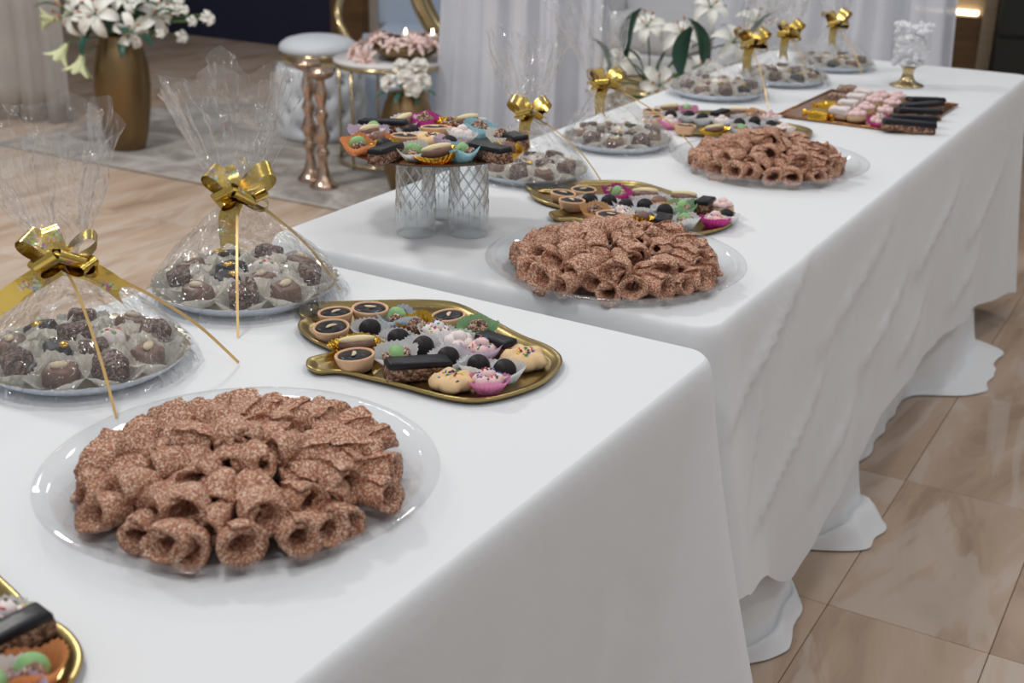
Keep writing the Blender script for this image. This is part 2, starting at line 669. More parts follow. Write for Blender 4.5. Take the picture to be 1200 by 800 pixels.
for k, (v, d, x, y) in enumerate(cand):
    if k < 300:
        t = ob('tile', tile_me, floor, (x, y, 0))
    else:
        rest.add(V, F, 0, Matrix.Translation((x, y, 0)))
tag(ob('tile_field', rest.mesh('tile_field', M['marble'], False), floor), kind='stuff')

# ------------------------------------------------------------------ setting: walls
WY = 7.0
wall = tag(ob('wall_back', mk('wall_back', *box(-9.0, 4.0, WY, WY + 0.2, 0, 3.2), M['ivorywall'], False)), kind='structure')
wl = tag(ob('wall_left', mk('wall_left', *box(-9.2, -9.0, -2.0, WY, 0, 3.2), M['ivorywall'], False)), kind='structure')


def wall_part(name, mat, parent, x0, x1, y0, y1, z0, z1, bev=0.004):
    V, F = rbox(x1 - x0, y1 - y0, z0, z1, bev, 1)
    return ob(name, mk(name, V, F, mat, False), parent, ((x0 + x1) / 2, (y0 + y1) / 2, 0))


door = tag(ob('door_1', None), kind='structure')
wall_part('door_leaf', M['navy'], door, -7.6, -5.40, WY - 0.05, WY, 0.0, 2.4)
wall_part('door_frame', M['wood'], door, -5.40, -5.14, WY - 0.09, WY, 0.0, 2.4)
wall_part('door_frame', M['wood'], door, -7.82, -7.6, WY - 0.09, WY, 0.0, 2.4)

panel = tag(ob('trim_1', None), kind='structure')
# walnut wall panelling with a lit niche
wall_part('wood_panel', M['wood'], panel, -1.62, -1.225, WY - 0.06, WY, 0.0, 0.572)
wall_part('wood_panel', M['wood'], panel, -1.62, -1.225, WY - 0.06, WY, 0.80, 3.0)
wall_part('niche_back', M['postwood'], panel, -1.62, -1.225, WY - 0.012, WY, 0.572, 0.80)
wall_part('post', M['postwood'], panel, -1.225, -1.155, WY - 0.10, WY, 0.0, 3.0)
led = NT('warm_led_strip')
led.b.inputs['Emission Color'].default_value = (1.0, 0.80, 0.52, 1)
led.b.inputs['Emission Strength'].default_value = 5.0
wall_part('led_strip', led.m, panel, -1.60, -1.26, WY - 0.055, WY - 0.02, 0.578, 0.60, 0.002)

cab = thing('lacquered_cabinet', 'tall black lacquered cabinet standing right of the lit niche', 'cabinet', (-0.55, WY - 0.13, 0))
V, F = rbox(1.15, 0.24, 0.0, 2.2, 0.01, 1)
ob('body', mk('cab_body', V, F, M['dark_cab'], False), cab)
for k in range(2):
    V, F = rbox(0.55, 0.02, 0.05, 0.50, 0.004, 1)
    ob('door', mk('cab_door', V, F, M['dark_cab'], False), cab, (-0.285 + 0.57 * k, -0.13, 0))
    V, F = rbox(0.55, 0.02, 0.52, 2.15, 0.004, 1)
    ob('door', mk('cab_door', V, F, M['dark_cab'], False), cab, (-0.285 + 0.57 * k, -0.13, 0))


# ------------------------------------------------------------------ tables
def make_table(label, cloth_label, cx, cy, rz, wx, ly, drop, flare, corner, seed, creases=(), hem=None):
    """table with legs, and its cloth; local x across, y along, centred"""
    Z = 0.75
    t = thing('banquet_table', label, 'table', (cx, cy, 0), rz)
    V, F = rbox(wx - 0.03, ly - 0.03, Z - 0.04, Z - 0.006, 0.006, 1)
    ob('table_top', mk('table_top', V, F, M['ptop'], False), t)
    for sx in (-1, 1):
        for sy in (-1, 1):
            px, py = sx * (wx / 2 - 0.10), sy * (ly / 2 - 0.16)
            ob('leg', mk('table_leg', *tube([(px, py, 0.0), (px, py, Z - 0.04)], 0.016, 10), M['board_edge']), t)
    # cloth: perimeter of a rounded rectangle
    rc = 0.035
    per = []

    def seg(x0, y0, x1, y1, step):
        n = max(2, int(math.hypot(x1 - x0, y1 - y0) / step))
        for k in range(n):
            u = k / n
            per.append((x0 + (x1 - x0) * u, y0 + (y1 - y0) * u, None))
    hx, hy = wx / 2, ly / 2

    def arc(ax, ay, a0):
        for k in range(14):
            a = a0 + PI / 2 * k / 14
            per.append((ax + rc * math.cos(a), ay + rc * math.sin(a), a))
    seg(hx, -hy + rc, hx, hy - rc, 0.0125)
    arc(hx - rc, hy - rc, 0)
    seg(hx - rc, hy, -hx + rc, hy, 0.02)
    arc(-hx + rc, hy - rc, PI / 2)
    seg(-hx, hy - rc, -hx, -hy + rc, 0.03)
    arc(-hx + rc, -hy + rc, PI)
    seg(-hx + rc, -hy, hx - rc, -hy, 0.02)
    arc(hx - rc, -hy + rc, 1.5 * PI)
    N = len(per)
    V, F = [], []
    rings = [0.0, 0.3, 0.6, 0.85, 0.96, 0.985, 0.997]
    for q in rings:
        for (x, y, a) in per:
            sp = Vector((0, max(-(hy - hx), min(hy - hx, y)), Z))
            V.append(sp + (Vector((x, y, Z)) - sp) * q)
    nr = len(rings)
    # rounded edge then drape
    lev = [0.0]
    TS = [0.0, 0.006, 0.014, 0.03, 0.06] + [0.10 + 0.9 * k / 26 for k in range(27)]
    for ti, tt in enumerate(TS):
        for (x, y, a) in per:
            # outward direction
            if a is not None:
                n = Vector((math.cos(a), math.sin(a), 0))
            elif abs(abs(x) - hx) < 1e-6:
                n = Vector((math.copysign(1, x), 0, 0))
            else:
                n = Vector((0, math.copysign(1, y), 0))
            D = drop
            if hem:
                D = hem(x, y, hx, hy, drop)
            dz = tt * D
            # rounding at the edge
            e = 0.010 * (1 - math.exp(-dz / 0.008))
            # distance from nearest corner
            dc = math.hypot(abs(x) - hx, abs(y) - hy)
            k = tt ** 1.15
            off = e + flare * k
            cof = corner * k * max(0.0, 1 - dc / (0.07 + 0.22 * tt)) ** 1.35
            # soft vertical folds, growing downwards
            s = x * 1.3 + y
            off += 0.012 * k * (noise.noise(Vector((s * 4.0, seed, tt * 0.7))) + 0.5 * noise.noise(Vector((s * 11.0, seed + 4, tt * 1.2))))
            p = Vector((x, y, Z - dz)) + n * off + Vector((n.x, n.y * 0.3, 0)) * cof
            if n.x > 0.5:
                for (ya, za, yb, zb, am) in creases:
                    d = Vector((yb - ya, zb - za))
                    L = d.length
                    r = Vector((p.y - ya, p.z - za))
                    u = max(0, min(1, r.dot(d) / (L * L)))
                    q = (r - d * u)
                    side = 1 if (d.x * r.y - d.y * r.x) > 0 else -0.6
                    p.x += 1.7 * am * math.exp(-(q.length / 0.014) ** 2) * math.sin(PI * (0.1 + 0.8 * u)) + 0.6 * am * side * math.exp(-(q.length / 0.06) ** 2)
            V.append(p)
    for i in range(nr + len(TS) - 1):
        for k in range(N):
            k2 = (k + 1) % N
            F.append((i * N + k, i * N + k2, (i + 1) * N + k2, (i + 1) * N + k))
    c = ob('tablecloth', mk('tablecloth', V, F, M['cloth']), None, (cx, cy, 0.001), (0, 0, rz))
    tag(c, cloth_label, 'tablecloth')
    return t, c


ny = -math.radians(1.42)
NL, NW = 1.75, 0.783
ncx = -0.529 - math.cos(ny) * NW / 2 + math.sin(ny) * NL / 2
ncy = 1.458 - math.sin(ny) * NW / 2 - math.cos(ny) * NL / 2
make_table('nearest long banquet table under a white cloth', 'white cloth over the nearest table, its far corner flaring out',
           ncx, ncy, ny, NW, NL, 0.735, 0.012, 0.185, 1.0,
           [(0.30, 0.52, 0.10, 0.30, 0.004), (0.55, 0.45, 0.46, 0.12, 0.005), (0.05, 0.60, -0.10, 0.40, 0.003)])

FW_, FL_ = 0.783, 2.50
fcx, fcy = -0.563 - FW_ / 2, 1.539 + FL_ / 2


def far_hem(x, y, hx, hy, drop):
    yy = y + fcy
    pts = ((1.54, 0.34), (1.70, 0.27), (2.0, 0.13), (2.28, 0.19), (2.62, 0.245), (3.0, 0.235), (3.4, 0.19), (3.9, 0.11), (4.1, 0.08))
    if x < hx - 0.05:
        return drop
    for (a, za), (b, zb) in zip(pts, pts[1:]):
        if yy <= b:
            u = max(0, (yy - a) / (b - a))
            u = u * u * (3 - 2 * u)
            return 0.75 - (za + (zb - za) * u)
    return 0.67


FC = [(1.60, 0.60, 1.90, 0.72, 0.006), (1.75, 0.37, 2.05, 0.47, 0.006), (2.05, 0.55, 2.45, 0.66, 0.004),
      (2.35, 0.42, 2.62, 0.50, 0.006), (2.1, 0.27, 2.3, 0.36, 0.005), (2.75, 0.50, 3.1, 0.60, 0.005),
      (2.65, 0.33, 2.85, 0.40, 0.004), (3.35, 0.42, 3.75, 0.52, 0.005), (1.68, 0.45, 1.75, 0.62, 0.005), (3.2, 0.28, 3.5, 0.34, 0.004)]
make_table('long far banquet table under a white cloth, behind the nearest table', 'white cloth over the far long table, its hem lifted off the floor',
           fcx, fcy, 0.0, FW_, FL_, 0.70, 0.022, 0.05, 5.0, [(a - fcy, b, c - fcy, d, e) for a, b, c, d, e in FC], far_hem)

# under-cloth of the far table: pools on the floor in three places
V, F = [], []
ys = [1.50 + 0.0125 * k for k in range(206)]
prof_n = 16
for y in ys:
    b1 = math.exp(-((y - 2.0) / 0.16) ** 4)
    b2 = math.exp(-((y - 2.44) / 0.12) ** 4)
    b3 = math.exp(-((y - 3.52) / 0.25) ** 8)
    out = 0.03 * b1 + 0.06 * b2 + 0.085 * b3
    rec = -0.05 * (1 - max(b1, b2, b3))
    puff = 0.035 * b2 + 0.02 * b1
    wob = noise.noise(Vector((y * 9, 2.0, 0)))
    wob2 = noise.noise(Vector((y * 22, 5.0, 0)))
    for k in range(prof_n):
        u = k / (prof_n - 1)
        if u < 0.6:
            q = u / 0.6
            x = -0.585 + rec + 0.02 * q + (out * 0.35) * q * q + 0.010 * wob * q + 0.005 * wob2 * q
            z = 0.42 * (1 - q) + 0.012 + puff * q
        else:
            q = (u - 0.6) / 0.4
            x = -0.565 + rec + out * 0.35 + out * 1.0 * q + 0.014 * wob * (1 + q * 0.7) + 0.006 * wob2
            z = 0.012 - 0.008 * q + puff * (1 - q) * (1 + 1.2 * math.sin(PI * q)) + 0.004 * abs(wob2) * (1 - q)
        V.append((x, y, max(z, 0.003)))
for i in range(len(ys) - 1):
    for k in range(prof_n - 1):
        a = i * prof_n + k
        F.append((a, a + prof_n, a + prof_n + 1, a + 1))
uc = ob('under_cloth', mk('under_cloth', V, F, M['cloth']))
tag(uc, 'white under-cloth pooling in loose heaps on the marble floor', 'tablecloth')

ORD = {1: 'leftmost', 2: 'second from left', 3: 'third from left', 4: 'fourth from left', 5: 'fifth from left', 6: 'sixth from left',
       7: 'seventh from left', 8: 'eighth from left', 9: 'ninth from left', 10: 'tenth from left', 11: 'eleventh from left', 12: 'twelfth from left', 13: 'thirteenth from left', 14: 'fourteenth from left', 15: 'fifteenth from left'}

# ------------------------------------------------------------------ sesame pastries and clear trays
def pastry_mesh(seed):
    """square of dough rolled corner to corner: a stubby tube with a flared mouth and a pinched back"""
    rnd = random.Random(seed)
    R0 = 0.0165 * rnd.uniform(0.92, 1.08)
    L = 0.0265 * rnd.uniform(0.9, 1.1)
    th = 0.0078
    um = PI * rnd.uniform(1.06, 1.18)
    nu, nv = 26, 10
    flare = rnd.uniform(0.05, 0.22)
    pinch = rnd.uniform(0.35, 0.75)
    lip = rnd.uniform(0.30, 0.50)
    off = Vector((seed * 5.3, seed * 2.1, 0))
    V, F = [], []
    for layer in (0, 1):
        for i in range(nu):
            u = -um + 2 * um * i / (nu - 1)
            hl = L * (1.0 - lip * (abs(u) / um) ** 0.8)
            for j in range(nv):
                v = -1 + 2 * j / (nv - 1)
                x = v * hl
                r = R0 * (1 + flare * max(0, v) ** 2 - pinch * max(0, -v) ** 1.4)
                r += 0.0030 * (u / um)
                if layer:
                    e = abs(v)
                    r = max(0.0012, r - th * (1 - 0.45 * e ** 4))
                    x *= 0.97
                a = u - PI / 2 + 0.25 * math.sin(seed)
                p = Vector((x, r * math.cos(a) * 1.14, r * math.sin(a) * 0.90))
                p += noise.noise_vector(Vector((x, p.y, p.z)) * 42 + off) * 0.0040
                p += noise.noise_vector(Vector((x, p.y, p.z)) * 150 + off) * 0.0016
                p += noise.noise_vector(Vector((x, p.y, p.z)) * 420 + off) * 0.0008
                V.append(p)
    K = nu * nv
    for i in range(nu - 1):
        for j in range(nv - 1):
            a = i * nv + j
            F.append((a, a + nv, a + nv + 1, a + 1))
            F.append((K + a, K + a + 1, K + a + nv + 1, K + a + nv))
    for i in range(nu - 1):
        for j, s in ((0, 1), (nv - 1, -1)):
            a, b = i * nv + j, (i + 1) * nv + j
            F.append((a, K + a, K + b, b) if s > 0 else (a, b, K + b, K + a))
    for i in (0, nu - 1):
        for j in range(nv - 1):
            a = i * nv + j
            F.append((a, a + 1, K + a + 1, K + a))
    zmin = min(v.z for v in V)
    V = [v - Vector((0, 0, zmin)) for v in V]
    return mk('sesame_pastry', V, F, M['sesame'])


PASTRY = [pastry_mesh(s) for s in range(1, 10)]

TR = 0.200
prof = [(0.0, 0.0), (0.155, 0.0), (0.166, 0.003), (0.181, 0.020), (0.186, 0.0225), (0.198, 0.0235), (0.200, 0.0250), (0.1985, 0.0262),
        (0.186, 0.0250), (0.1795, 0.0226), (0.1645, 0.0055), (0.154, 0.0028), (0.0, 0.0028)]
TRAY_ME = mk('clear_tray', *lathe(prof, 96), M['clear'])


def heap(cx, cy, seed, where, label, rings, R=1.0):
    tz = 0.7515
    tr = ob('serving_tray', TRAY_ME, None, (cx, cy, tz))
    tag(tr, label, 'tray')
    rnd = random.Random(seed)
    made = {}
    for (rr, n, z, tilt, word) in rings:
        ph = rnd.random() * TAU
        for k in range(n):
            a = ph + TAU * k / n + rnd.uniform(-0.09, 0.09)
            r = rr * R + rnd.uniform(-0.006, 0.006)
            yaw = a + rnd.gauss(0, 0.22 if word == 'edge' else 0.42)
            if word != 'edge' and rnd.random() < 0.14:
                yaw += rnd.choice((1.2, -1.2))
            if word == 'top':
                yaw = rnd.random() * TAU
            o = ob('sesame_pastry', PASTRY[rnd.randrange(len(PASTRY))], None,
                   (cx + r * math.cos(a), cy + r * math.sin(a), tz + 0.0035 + z + rnd.uniform(-0.002, 0.003)),
                   (rnd.gauss(0, 0.35), tilt + rnd.gauss(0, 0.14), yaw))
            sz = rnd.uniform(0.9, 1.12)
            o.scale = (sz, sz * rnd.uniform(0.95, 1.12), sz)
            # which side of the heap, as seen from the photograph's side of the table
            q = (a - math.atan2(-0.866, 0.5) + PI / 4) % TAU
            side = ('front', 'right', 'back', 'left')[int(q / (PI / 2))]
            key = 'on top' if word == 'top' else ('along the %s edge' if word == 'edge' else 'in the inner %s part') % side
            made.setdefault(key, []).append(o)
    for key, os_ in made.items():
        os_.sort(key=lambda o: photo_x(o.location)[0])
        for k, o in enumerate(os_):
            w_ = 'rightmost' if k == len(os_) - 1 and k else ORD[k + 1]
            tag(o, 'sesame-coated rolled pastry, %s %s of the %s heap' % (w_, key, where), 'pastry', 'sesame pastries heaped on the %s clear tray' % where)


RINGS = [(0.138, 24, 0.002, -0.04, 'edge'), (0.103, 17, 0.012, 0.22, 'mid'), (0.070, 12, 0.018, 0.30, 'mid'),
         (0.106, 9, 0.020, 0.20, 'mid'), (0.034, 6, 0.022, 0.2, 'top'), (0.052, 6, 0.030, 0.2, 'top'), (0.010, 3, 0.036, 0.1, 'top')]
heap(-0.795, 0.851, 11, 'nearest', 'round clear plastic tray on the nearest table, heaped with sesame pastries', RINGS)
RINGS2 = [(0.139, 23, 0.002, -0.04, 'edge'), (0.104, 16, 0.013, 0.30, 'mid'), (0.068, 11, 0.027, 0.35, 'mid'),
          (0.108, 11, 0.022, 0.25, 'mid'), (0.038, 6, 0.038, 0.3, 'top'), (0.010, 3, 0.046, 0.2, 'top')]
heap(-0.781, 1.683, 23, 'middle', 'round clear plastic tray of sesame pastries at the far table front corner', RINGS2, 0.97)
RINGS3 = [(0.139, 22, 0.002, -0.04, 'edge'), (0.100, 15, 0.014, 0.30, 'mid'), (0.066, 10, 0.029, 0.35, 'mid'),
          (0.030, 5, 0.042, 0.3, 'top'), (0.104, 9, 0.022, 0.25, 'mid'), (0.008, 2, 0.050, 0.2, 'top')]
heap(-0.809, 2.460, 37, 'farthest', 'round clear plastic tray of sesame pastries halfway along the far table', RINGS3, 0.96)


# ------------------------------------------------------------------ sweets
def cup_mesh(name, mat, rb=0.0150, rt=0.0225, h=0.019, flutes=26, ox=1.0, jag=0.0012, wav=0.0, seed=0):
    n = flutes * 2
    prof = [(0.0, 0.0006), (rb, 0.0), (rb + (rt - rb) * 0.5, h * 0.5), (rt, h)]

    def mod(r, z, i, a):
        k = round(a / TAU * n)
        if i >= 2:
            am = 0.0006 if i == 2 else 0.0011
            r += am if k % 2 else -am
        if i == 3:
            z += jag * (0.5 if k % 2 else -0.5) + wav * math.sin(3 * a + seed) + wav * 0.6 * math.sin(5 * a + 2 * seed)
        return r, z
    V, F = lathe(prof, n, mod)
    V = [(x * ox, y, z) for x, y, z in V]
    return mk(name, V, F, mat, False)


def sprinkles_mesh(pts, seed, size=0.0016):
    rnd = random.Random(seed)
    mb = MB()
    for p in pts:
        V, F = box(-size, size, -size * 0.45, size * 0.45, -size * 0.45, size * 0.45)
        mt = Matrix.Translation(p) @ Matrix.Rotation(rnd.random() * TAU, 4, 'Z') @ Matrix.Rotation(rnd.uniform(-0.6, 0.6), 4, 'Y')
        mb.add(V, F, rnd.randrange(5), mt)
    return mb.mesh('sprinkles', SPR, False)


PROTO = {}
CUPCOL = {'white': 'white paper', 'lav': 'lavender paper', 'pink': 'pink paper', 'magenta': 'magenta paper', 'green': 'green paper',
          'blue': 'pale blue paper', 'orange': 'orange paper', 'ivory': 'ivory paper', 'tan': 'tan paper', 'paleblue': 'pale blue paper', 'gold': 'gold foil'}
DESC = {'ball': ('truffle', 'dark chocolate truffle', 'sweet'), 'brown': ('truffle', 'brown chocolate truffle', 'sweet'),
        'pist': ('pistachio_sweet', 'green pistachio sweet', 'sweet'), 'nut': ('nut_cluster', 'chopped nut cluster', 'sweet'),
        'cream': ('cream_sweet', 'white cream sweet with sprinkles', 'sweet'), 'pinkcream': ('cream_sweet', 'pink cream sweet with sprinkles', 'sweet'),
        'eclair': ('filled_sweet', 'oval chocolate sweet with vanilla stripe', 'sweet'), 'empty': ('cream_sweet', 'plain white cream sweet', 'sweet')}


def content(root, c, zb, seed):
    rnd = random.Random(seed)
    if c in ('ball', 'brown'):
        V, F = ico(0.0145, 3, (1, 1, 0.92), 0.06, 60, seed, (0, 0, zb + 0.0105))
        ob('truffle_ball', mk('truffle_ball', V, F, M['choc' if c == 'ball' else 'milk']), root)
    elif c == 'pist':
        V, F = ico(0.0135, 3, (1.0, 0.75, 0.95), 0.18, 80, seed, (0, 0.001, zb + 0.012))
        ob('pistachio_paste', mk('pistachio_paste', V, F, M['pist']), root)
        mb = MB()
        for s in (-1, 1):
            mb.add(*ico(0.0085, 2, (1.35, 0.8, 1.0), 0.4, 160, seed + s, (0.002, s * 0.0115, zb + 0.011)))
        ob('chopped_nuts', mb.mesh('chopped_nuts', M['nut']), root)
    elif c == 'nut':
        mb = MB()
        for k in range(7):
            a = TAU * k / 6
            rr = 0.0085 if k < 6 else 0
            mb.add(*ico(0.0062, 2, (1, 1, 1), 0.35, 200, seed + k, (rr * math.cos(a), rr * math.sin(a), zb + 0.011 + rnd.uniform(0, 0.004) + (0.007 if k == 6 else 0))))
        ob('nut_cluster_body', mb.mesh('nut_cluster', M['nut']), root)
    elif c in ('cream', 'pinkcream', 'empty'):
        mb = MB()
        pts = []
        for k in range(6):
            a = TAU * k / 5 + 0.3
            rr = 0.0105 if k < 5 else 0
            cz = zb + 0.011 + (0.007 if k == 5 else 0)
            mb.add(*ico(0.0082, 2, (1.15, 1.15, 0.95), 0.15, 120, seed + k, (rr * math.cos(a), rr * math.sin(a), cz)))
            if c != 'empty':
                for q in range(6):
                    b, e = rnd.random() * TAU, rnd.uniform(0.5, 1.4)
                    pts.append((rr * math.cos(a) + 0.0088 * math.cos(b) * math.cos(e), rr * math.sin(a) + 0.0088 * math.sin(b) * math.cos(e), cz + 0.0080 * math.sin(e)))
        ob('cream_rosette', mb.mesh('cream_rosette', M['pinkcream' if c == 'pinkcream' else 'cream']), root)
        if pts:
            ob('sprinkles', sprinkles_mesh(pts, seed), root)
    elif c == 'eclair':
        V, F = ico(0.0145, 3, (1.75, 0.92, 0.75), 0.08, 60, seed, (0, 0, zb + 0.012))
        V = [Vector((v.x, v.y * (1 - 0.35 * (v.x / 0.025) ** 2), v.z)) for v in V]
        ob('chocolate_half', mk('chocolate_half', V, F, M['milk' if seed % 2 else 'choc']), root)
        V, F = ico(0.0145, 3, (1.70, 0.42, 0.42), 0.05, 60, seed, (0, -0.0015, zb + 0.0195))
        V = [Vector((v.x, v.y * (1 - 0.35 * (v.x / 0.025) ** 2), v.z)) for v in V]
        ob('vanilla_stripe', mk('vanilla_stripe', V, F, M['yellowcream']), root)


def sweet_proto(kind):
    """kind: 'tart' | 'log' | 'flower' | 'cup:<colour>:<content>' | ... -> (root, noun phrase, category)"""
    if kind in PROTO:
        return PROTO[kind]
    seed = sum(ord(ch) for ch in kind) % 97
    rnd = random.Random(seed)
    if kind == 'tart':
        root = thing('chocolate_tart', None, 'tart')
        prof = [(0.0, 0.0), (0.0185, 0.0), (0.0200, 0.0015), (0.0245, 0.0170), (0.0242, 0.0192), (0.0228, 0.0198), (0.0212, 0.0186), (0.0205, 0.0160), (0, 0.0155)]
        ob('tart_shell', mk('tart_shell', *lathe(prof, 40), M['tart']), root)
        prof = [(0.0, 0.0158), (0.0206, 0.0158), (0.0204, 0.0182), (0.015, 0.0192), (0.0, 0.0194)]
        V, F = lathe(prof, 36, lambda r, z, i, a: (r * (1 + 0.02 * math.sin(5 * a)), z + (0.0006 * math.sin(3 * a) if i > 2 else 0)))
        ob('chocolate_filling', mk('chocolate_filling', V, F, M['choc_bar']), root)
        V, F = ico(0.0085, 2, (1.0, 0.34, 0.22), 0, 1, 0, (0, 0, 0.0203))
        V = [Vector((v.x, v.y + 30 * v.x * v.x, v.z)) for v in V]
        ob('almond_sliver', mk('almond_sliver', V, F, M['almond']), root, (0, 0, 0), (0, 0, 0.5))
        ph, cat = 'chocolate-filled tart with almond sliver', 'tart'
    elif kind in ('log', 'shortlog'):
        L = 0.082 if kind == 'log' else 0.055
        root = thing('chocolate_bar', None, 'chocolate bar')
        V, F = rbox(L, 0.026, 0.0, 0.018, 0.002, 1, 0.97, 0.0009, seed)
        ob('nut_filling', mk('nut_filling', V, F, M['nutbar']), root)
        V, F = rbox(L * 1.0, 0.0275, 0.0165, 0.0255, 0.0028, 2, 0.93, 0.0010, seed + 2)
        ob('chocolate_coat', mk('chocolate_coat', V, F, M['choc_bar']), root)
        ph, cat = ('nut bar topped with dark chocolate' if kind == 'log' else 'short nut bar with dark chocolate'), 'chocolate bar'
    elif kind == 'darkslab':
        root = thing('chocolate_bar', None, 'chocolate bar')
        V, F = rbox(0.105, 0.024, 0.0, 0.014, 0.002, 1, 0.97, 0.0009, seed)
        ob('nut_filling', mk('nut_filling', V, F, M['nutbar']), root)
        V, F = rbox(0.107, 0.0265, 0.0125, 0.0225, 0.0028, 2, 0.93, 0.0014, seed + 2)
        ob('chocolate_coat', mk('chocolate_coat', V, F, M['choc_bar']), root)
        ph, cat = 'long nut bar topped with dark chocolate', 'chocolate bar'
    elif kind == 'flower':
        root = thing('butter_cookie', None, 'cookie')
        prof = [(0, 0), (0.017, 0.0), (0.022, 0.004), (0.023, 0.009), (0.019, 0.015), (0.010, 0.0175), (0.0, 0.016)]

        def mod(r, z, i, a):
            return r * (1 + 0.22 * abs(math.sin(2.5 * a)) - 0.08), z + (0.0015 * math.sin(5 * a) if 2 < i < 6 else 0)
        V, F = lathe(prof, 50, mod)
        V = [Vector(v) * 1.12 + noise.noise_vector(Vector(v) * 60) * 0.002 for v in V]
        ob('cookie_body', mk('cookie_body', V, F, M['cookie']), root)
        pts = []
        for k in range(16):
            b, r = TAU * k / 16 + rnd.uniform(-0.2, 0.2), rnd.uniform(0.004, 0.019)
            pts.append((r * math.cos(b), r * math.sin(b), 0.0205 - 0.0045 * (r / 0.02) ** 2))
        ob('sprinkles', sprinkles_mesh(pts, seed, 0.0021), root)
        ph, cat = 'flower-shaped butter cookie with sprinkles', 'cookie'
    elif kind == 'foil':
        root = thing('foil_parcel', None, 'sweet')
        V, F = rbox(0.045, 0.036, 0.0, 0.020, 0.005, 2, 0.86, 0.0022, seed)
        ob('foil_wrap', mk('foil_wrap', V, F, M['gold_cup'], False), root)
        for s in (-1, 1):
            V, F = lathe([(0.002, 0), (0.010, 0.010), (0.0135, 0.016)], 16, lambda r, z, i, a: (r * (1 + 0.2 * math.sin(6 * a)), z))
            ob('twisted_end', mk('twisted_end', V, F, M['gold_cup'], False), root, (s * 0.019, 0, 0.010), (0, s * PI / 2, 0), (0.6, 1, 0.8))
        ph, cat = 'sweet wrapped in gold foil', 'sweet'
    elif kind == 'nutsquare':
        root = thing('nut_square', None, 'sweet')
        V, F = rbox(0.044, 0.036, 0.0, 0.016, 0.003, 2, 0.95, 0.0014, seed)
        ob('caramel_base', mk('caramel_base', V, F, M['milk']), root)
        V, F = rbox(0.042, 0.034, 0.0145, 0.023, 0.003, 2, 0.9, 0.0026, seed + 1)
        ob('nut_topping', mk('nut_topping', V, F, M['nut']), root)
        ph, cat = 'brown caramel square topped with nuts', 'sweet'
    elif kind == 'whitesquare':
        root = thing('coconut_square', None, 'sweet')
        V, F = rbox(0.040, 0.034, 0.0, 0.010, 0.002, 1, 1, 0.0008, seed)
        ob('biscuit_base', mk('biscuit_base', V, F, M['tart']), root)
        V, F = rbox(0.042, 0.036, 0.009, 0.024, 0.004, 2, 0.92, 0.0022, seed + 1)
        ob('coconut_topping', mk('coconut_topping', V, F, M['cream']), root)
        ph, cat = 'square biscuit with white coconut topping', 'sweet'
    elif kind == 'puff':
        root = thing('pink_cookie', None, 'cookie')
        V, F = lathe([(0, 0), (0.018, 0), (0.021, 0.006), (0.020, 0.014)], 30)
        ob('cookie_base', mk('cookie_base', V, F, M['cookie']), root)
        mb = MB()
        for k in range(6):
            a = TAU * k / 5
            r = 0.011 if k < 5 else 0
            mb.add(*ico(0.0085, 2, (1.1, 1.1, 0.9), 0.2, 120, k, (r * math.cos(a), r * math.sin(a), 0.0165 + (0.006 if k == 5 else 0))))
        ob('cream_top', mb.mesh('cream_top', M['pinkcream']), root)
        ph, cat = 'round cookie topped with pink cream', 'cookie'
    elif kind.startswith('box:'):
        # moulded chocolates sitting in square ivory paper cups
        c = kind.split(':')[1]
        root = thing('cup_chocolate', None, 'chocolate')

        def mod(r, z, i, a):
            k = round(a / TAU * 56)
            sq = 1 / max(abs(math.cos(a)), abs(math.sin(a))) ** 0.55
            rr = r * sq
            if i >= 2:
                rr += 0.0009 * (1 if k % 2 else -1)
            if i == 3:
                z += 0.0012 * (1 if k % 2 else -1) * 0.5 + 0.004 * math.cos(4 * a + PI)
            return rr, z
        V, F = lathe([(0, 0.0006), (0.0165, 0.0), (0.0215, 0.007), (0.0285, 0.0165)], 56, mod)
        ob('paper_cup', mk('paper_cup', V, F, M['cup_ivory'], False), root)
        if c == 'cube':
            V, F = rbox(0.029, 0.027, 0.002, 0.026, 0.004, 2, 0.94, 0.0018, seed)
            ob('chocolate_body', mk('chocolate_body', V, F, M['shred']), root)
            ph = 'shredded chocolate cube'
        elif c == 'almond':
            V, F = rbox(0.032, 0.026, 0.002, 0.021, 0.004, 2, 0.90, 0.0008, seed)
            ob('chocolate_body', mk('chocolate_body', V, F, M['milk']), root)
            V, F = ico(0.008, 2, (1.15, 0.62, 0.4), 0.05, 60, 0, (0, 0, 0.0225))
            ob('almond', mk('almond', V, F, M['almond']), root, (0, 0, 0), (0, 0, 0.3))
            ph = 'milk chocolate block with almond'
        elif c == 'dark':
            V, F = rbox(0.031, 0.027, 0.002, 0.021, 0.004, 2, 0.9, 0.0008, seed)
            ob('chocolate_body', mk('chocolate_body', V, F, M['choc']), root)
            V, F = ico(0.006, 2, (1.2, 0.9, 0.5), 0.2, 60, 0, (0.008, 0.006, 0.022))
            ob('gold_fleck', mk('gold_fleck', V, F, M['gold_cup']), root)
            ph = 'dark chocolate block with gold fleck'
        else:
            V, F = ico(0.0155, 3, (1.05, 0.95, 0.72), 0.12, 60, seed, (0, 0, 0.0135))
            ob('cream_body', mk('cream_body', V, F, M['cream']), root)
            mb = MB()
            for k in range(7):
                b, r = rnd.random() * TAU, rnd.uniform(0.003, 0.011)
                mb.add(*ico(0.0032, 1, (1, 1, 0.8), 0, 1, 0, (r * math.cos(b), r * math.sin(b), 0.0235 - 20 * r * r)), mi=k % 3)
            ob('sugar_decoration', mb.mesh('sugar_decoration', [M['pist'], SPR[0], M['pinkcream']]), root)
            ph = 'white sweet with coloured sugar'
        cat = 'chocolate'
    else:
        _, cc, c = kind.split(':')
